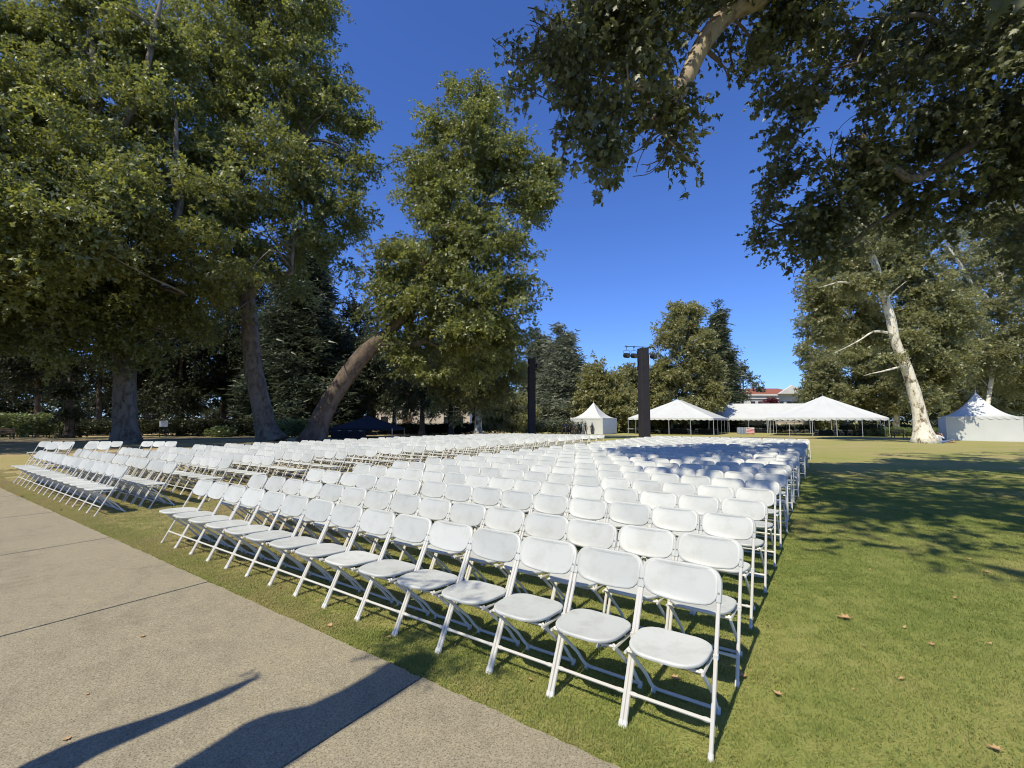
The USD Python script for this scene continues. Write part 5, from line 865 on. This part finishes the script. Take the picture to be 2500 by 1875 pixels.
for px, s, rz, lab, pt in (((2058, 1513), .15, 1.2, 'largest dry tan leaf, alone on the sunny lawn right of the chairs', 0), ((1897, 1700), .075, .3, 'small tan leaf on the lawn right of the front chair legs', 0), ((1812, 1658), .08, 2.0, 'brown leaf by the front foot of the second-row end chair', 0), ((1652, 1665), .10, 4, 'brown leaf in the shadow under the front end chair', 0), ((1470, 1462), .06, 1, 'tan leaf in shadow under the second row', 0), ((2425, 1835), .08, .7, 'tan leaf near the bottom right corner', 0),
                           ((2275, 1580), .07, 2.4, 'small pale leaf on the right lawn below the largest leaf', 0), ((2405, 1400), .09, .2, 'tan leaf near the right edge beside the tree shadow', 0), ((30, 1148), .3, 1, 'pale leaf litter by the turned chairs at the left edge', 0), ((48, 1214), .22, .5, 'brown leaf at the path edge near the left margin', 1), ((160, 1822), .05, 2.2, 'dark curled leaf on the path in the thin shadow', 1), ((348, 1564), .06, .4, 'thin dark leaf scrap on the open path', 1), ((212, 1709), .03, 1.4, 'tiny dark scrap on the path', 1), ((1010, 1498), .05, 1.4, 'small dry leaf in the grass by the path edge', 0)):
    fallen(px, s, rz, lab, path_=bool(pt))

# the pruned young sycamore is unseen, added at left to cast the shadows on the path
def pruned():
    base = np.array([-3.3, .1, 0.0]); t = thing('sycamore_tree', 'young pruned sycamore added outside the frame to cast the path shadows', 'tree', base, 0); dv = np.array([SHX, SHY]); pv = np.array([SHY, -SHX])
    def up_(al, pe, z): return [*(pv * pe + dv * (al - SLEN * z)), z]      # the point at height z whose shadow falls at (along, across)
    def q(rows): return spline(np.array([[*up_(a, p, z), w] for a, p, z, w in rows]), 18)
    b_al = base[:2] @ dv; b_pe = base[:2] @ pv
    main = q([(b_al, b_pe, .0, .26), (b_al + .9, b_pe + .1, 1.0, .21), (-.05, -2.5, 2.0, .20), (.9, -2.38, 3.1, .21), (1.24, -2.42, 3.5, .24), (1.4, -2.38, 3.7, .17), (2.0, -2.38, 4.3, .16), (2.2, -2.45, 4.55, .14)])
    left = q([(-.2, -2.55, 1.9, .17), (.3, -2.95, 2.3, .16), (.6, -3.08, 2.6, .12), (.95, -3.05, 2.95, .07), (1.34, -3.05, 3.3, .035), (1.42, -3.06, 3.4, .02)])
    for m_, nm in ((main, 'trunk'), (left, 'limb')): m = tube_q(m_, 12, .08, 3); m.apply_translation(-base); part(nm, m, BARK_LIMB, t, smooth=True)
    r = np.random.default_rng(8); P = []
    for al, pe, z, s, n in ((2.35, -2.6, 4.6, .12, 7), (2.5, -2.45, 4.8, .13, 7), (2.6, -2.62, 4.9, .1, 4), (2.25, -2.3, 4.55, .1, 4), (1.37, -3.06, 3.36, .02, 3)):
        for _ in range(n): P.append(np.array(up_(al, pe, z)) + r.normal(size=3) * s)
    P = np.array(P); protos = [(lv, SYC_NEAR, 'leaf_spray') for lv, _ in CL['near'][:2]]; sc = np.r_[np.full(len(P) - 3, .30), np.full(3, .13)]
    instancer(t, 'crown', protos, P - base, quats(len(P), r), sc, r.integers(0, 2, len(P)))
pruned()

# ------------------------------------------------------------------ grass blades near the camera
def tuft(seed, n=720, half=.19):
    r = np.random.default_rng(seed); c = r.uniform(-half, half, (n, 2)); h = r.uniform(.008, .021, n); yaw = r.uniform(0, 2 * math.pi, n); lean = r.uniform(.2, 1.5, n); w = r.uniform(.0011, .0024, n)
    d = np.c_[np.cos(yaw), np.sin(yaw)]; b = np.c_[-d[:, 1], d[:, 0]]; V = np.zeros((n, 5, 3))
    V[:, 0, :2] = c - b * w[:, None]; V[:, 1, :2] = c + b * w[:, None]; mid = c + d * (h * lean * .35)[:, None]; V[:, 2, :2] = mid - b * (w * .8)[:, None]; V[:, 3, :2] = mid + b * (w * .8)[:, None]; V[:, 2:4, 2] = (h * .62)[:, None]; V[:, 4, :2] = c + d * (h * lean)[:, None]; V[:, 4, 2] = h
    o = np.arange(n)[:, None] * 5; Fc = np.vstack([o + [0, 1, 3], o + [0, 3, 2], o + [2, 3, 4]]); return trimesh.Trimesh(V.reshape(-1, 3), Fc, process=False)
tufts = [(tuft(s), BLADE, 'grass_tuft') for s in range(6)]
gr = np.random.default_rng(4); G = []
for gx in np.arange(-22, 19, .27):
    for gy in np.arange(1.6, 15, .27):
        p = np.array([gx, gy]) + gr.uniform(-.05, .05, 2)
        vv = (p - A0) @ V2
        if vv < PATH_V + .15 + gr.normal() * .03: continue
        x, y, d = to_px([*p, 0])
        if d < .3 or x < -120 or x > 2620 or y > 2050: continue
        if p[1] > 9 and gr.random() < (p[1] - 9) / 8: continue
        G.append(p)
# a denser fringe along the path
for uu in np.arange(-3, 40, .10):
    p = uv(uu, PATH_V + .14 + gr.normal() * .045); x, y, d = to_px([*p, 0])
    if d > .3 and -120 < x < 2620 and y < 2050: G.append(p)
G = np.array(G); n = len(G)
gi = instancer(None, 'grass', tufts, np.c_[G, np.full(n, .001)], quats(n, gr, .0), np.stack([gr.uniform(.95, 1.15, n)] * 2 + [gr.uniform(.8, 1.25, n)], 1), gr.integers(0, 6, n))
meta(gi, 'short mown grass of the near lawn between path and chairs', 'grass', None, 'stuff')

# scraps of dry leaf and clippings strewn over the near lawn
lr = np.random.default_rng(77); Lp = []
while len(Lp) < 420:
    p = np.array([lr.uniform(-12, 11), lr.uniform(1.8, 14)]); x, y, d = to_px([*p, 0])
    if (p - A0) @ V2 > PATH_V + .1 and -50 < x < 2550 and y < 1950: Lp.append(p)
def scrap(seed):
    r = np.random.default_rng(seed); O = (leaf_outline('syc' if seed % 2 else 'oval') - [0, .4]) * .05; V = np.c_[O, np.abs(O[:, 0]) * .5 + .004 * r.random(len(O))]; return trimesh.Trimesh(np.vstack([V, [0, 0, 0]]), [[len(O), k, (k + 1) % len(O)] for k in range(len(O))], process=False)
Lp = np.array(Lp); li = instancer(None, 'leaf_litter', [(scrap(k), DRYLEAF, 'leaf_scrap') for k in range(4)], np.c_[Lp, np.full(len(Lp), .017)], quats(len(Lp), lr, .4), lr.uniform(.3, 1.0, len(Lp)), lr.integers(0, 4, len(Lp)))
meta(li, 'tiny scraps of dry leaf strewn over the near lawn', 'leaf litter', None, 'stuff')
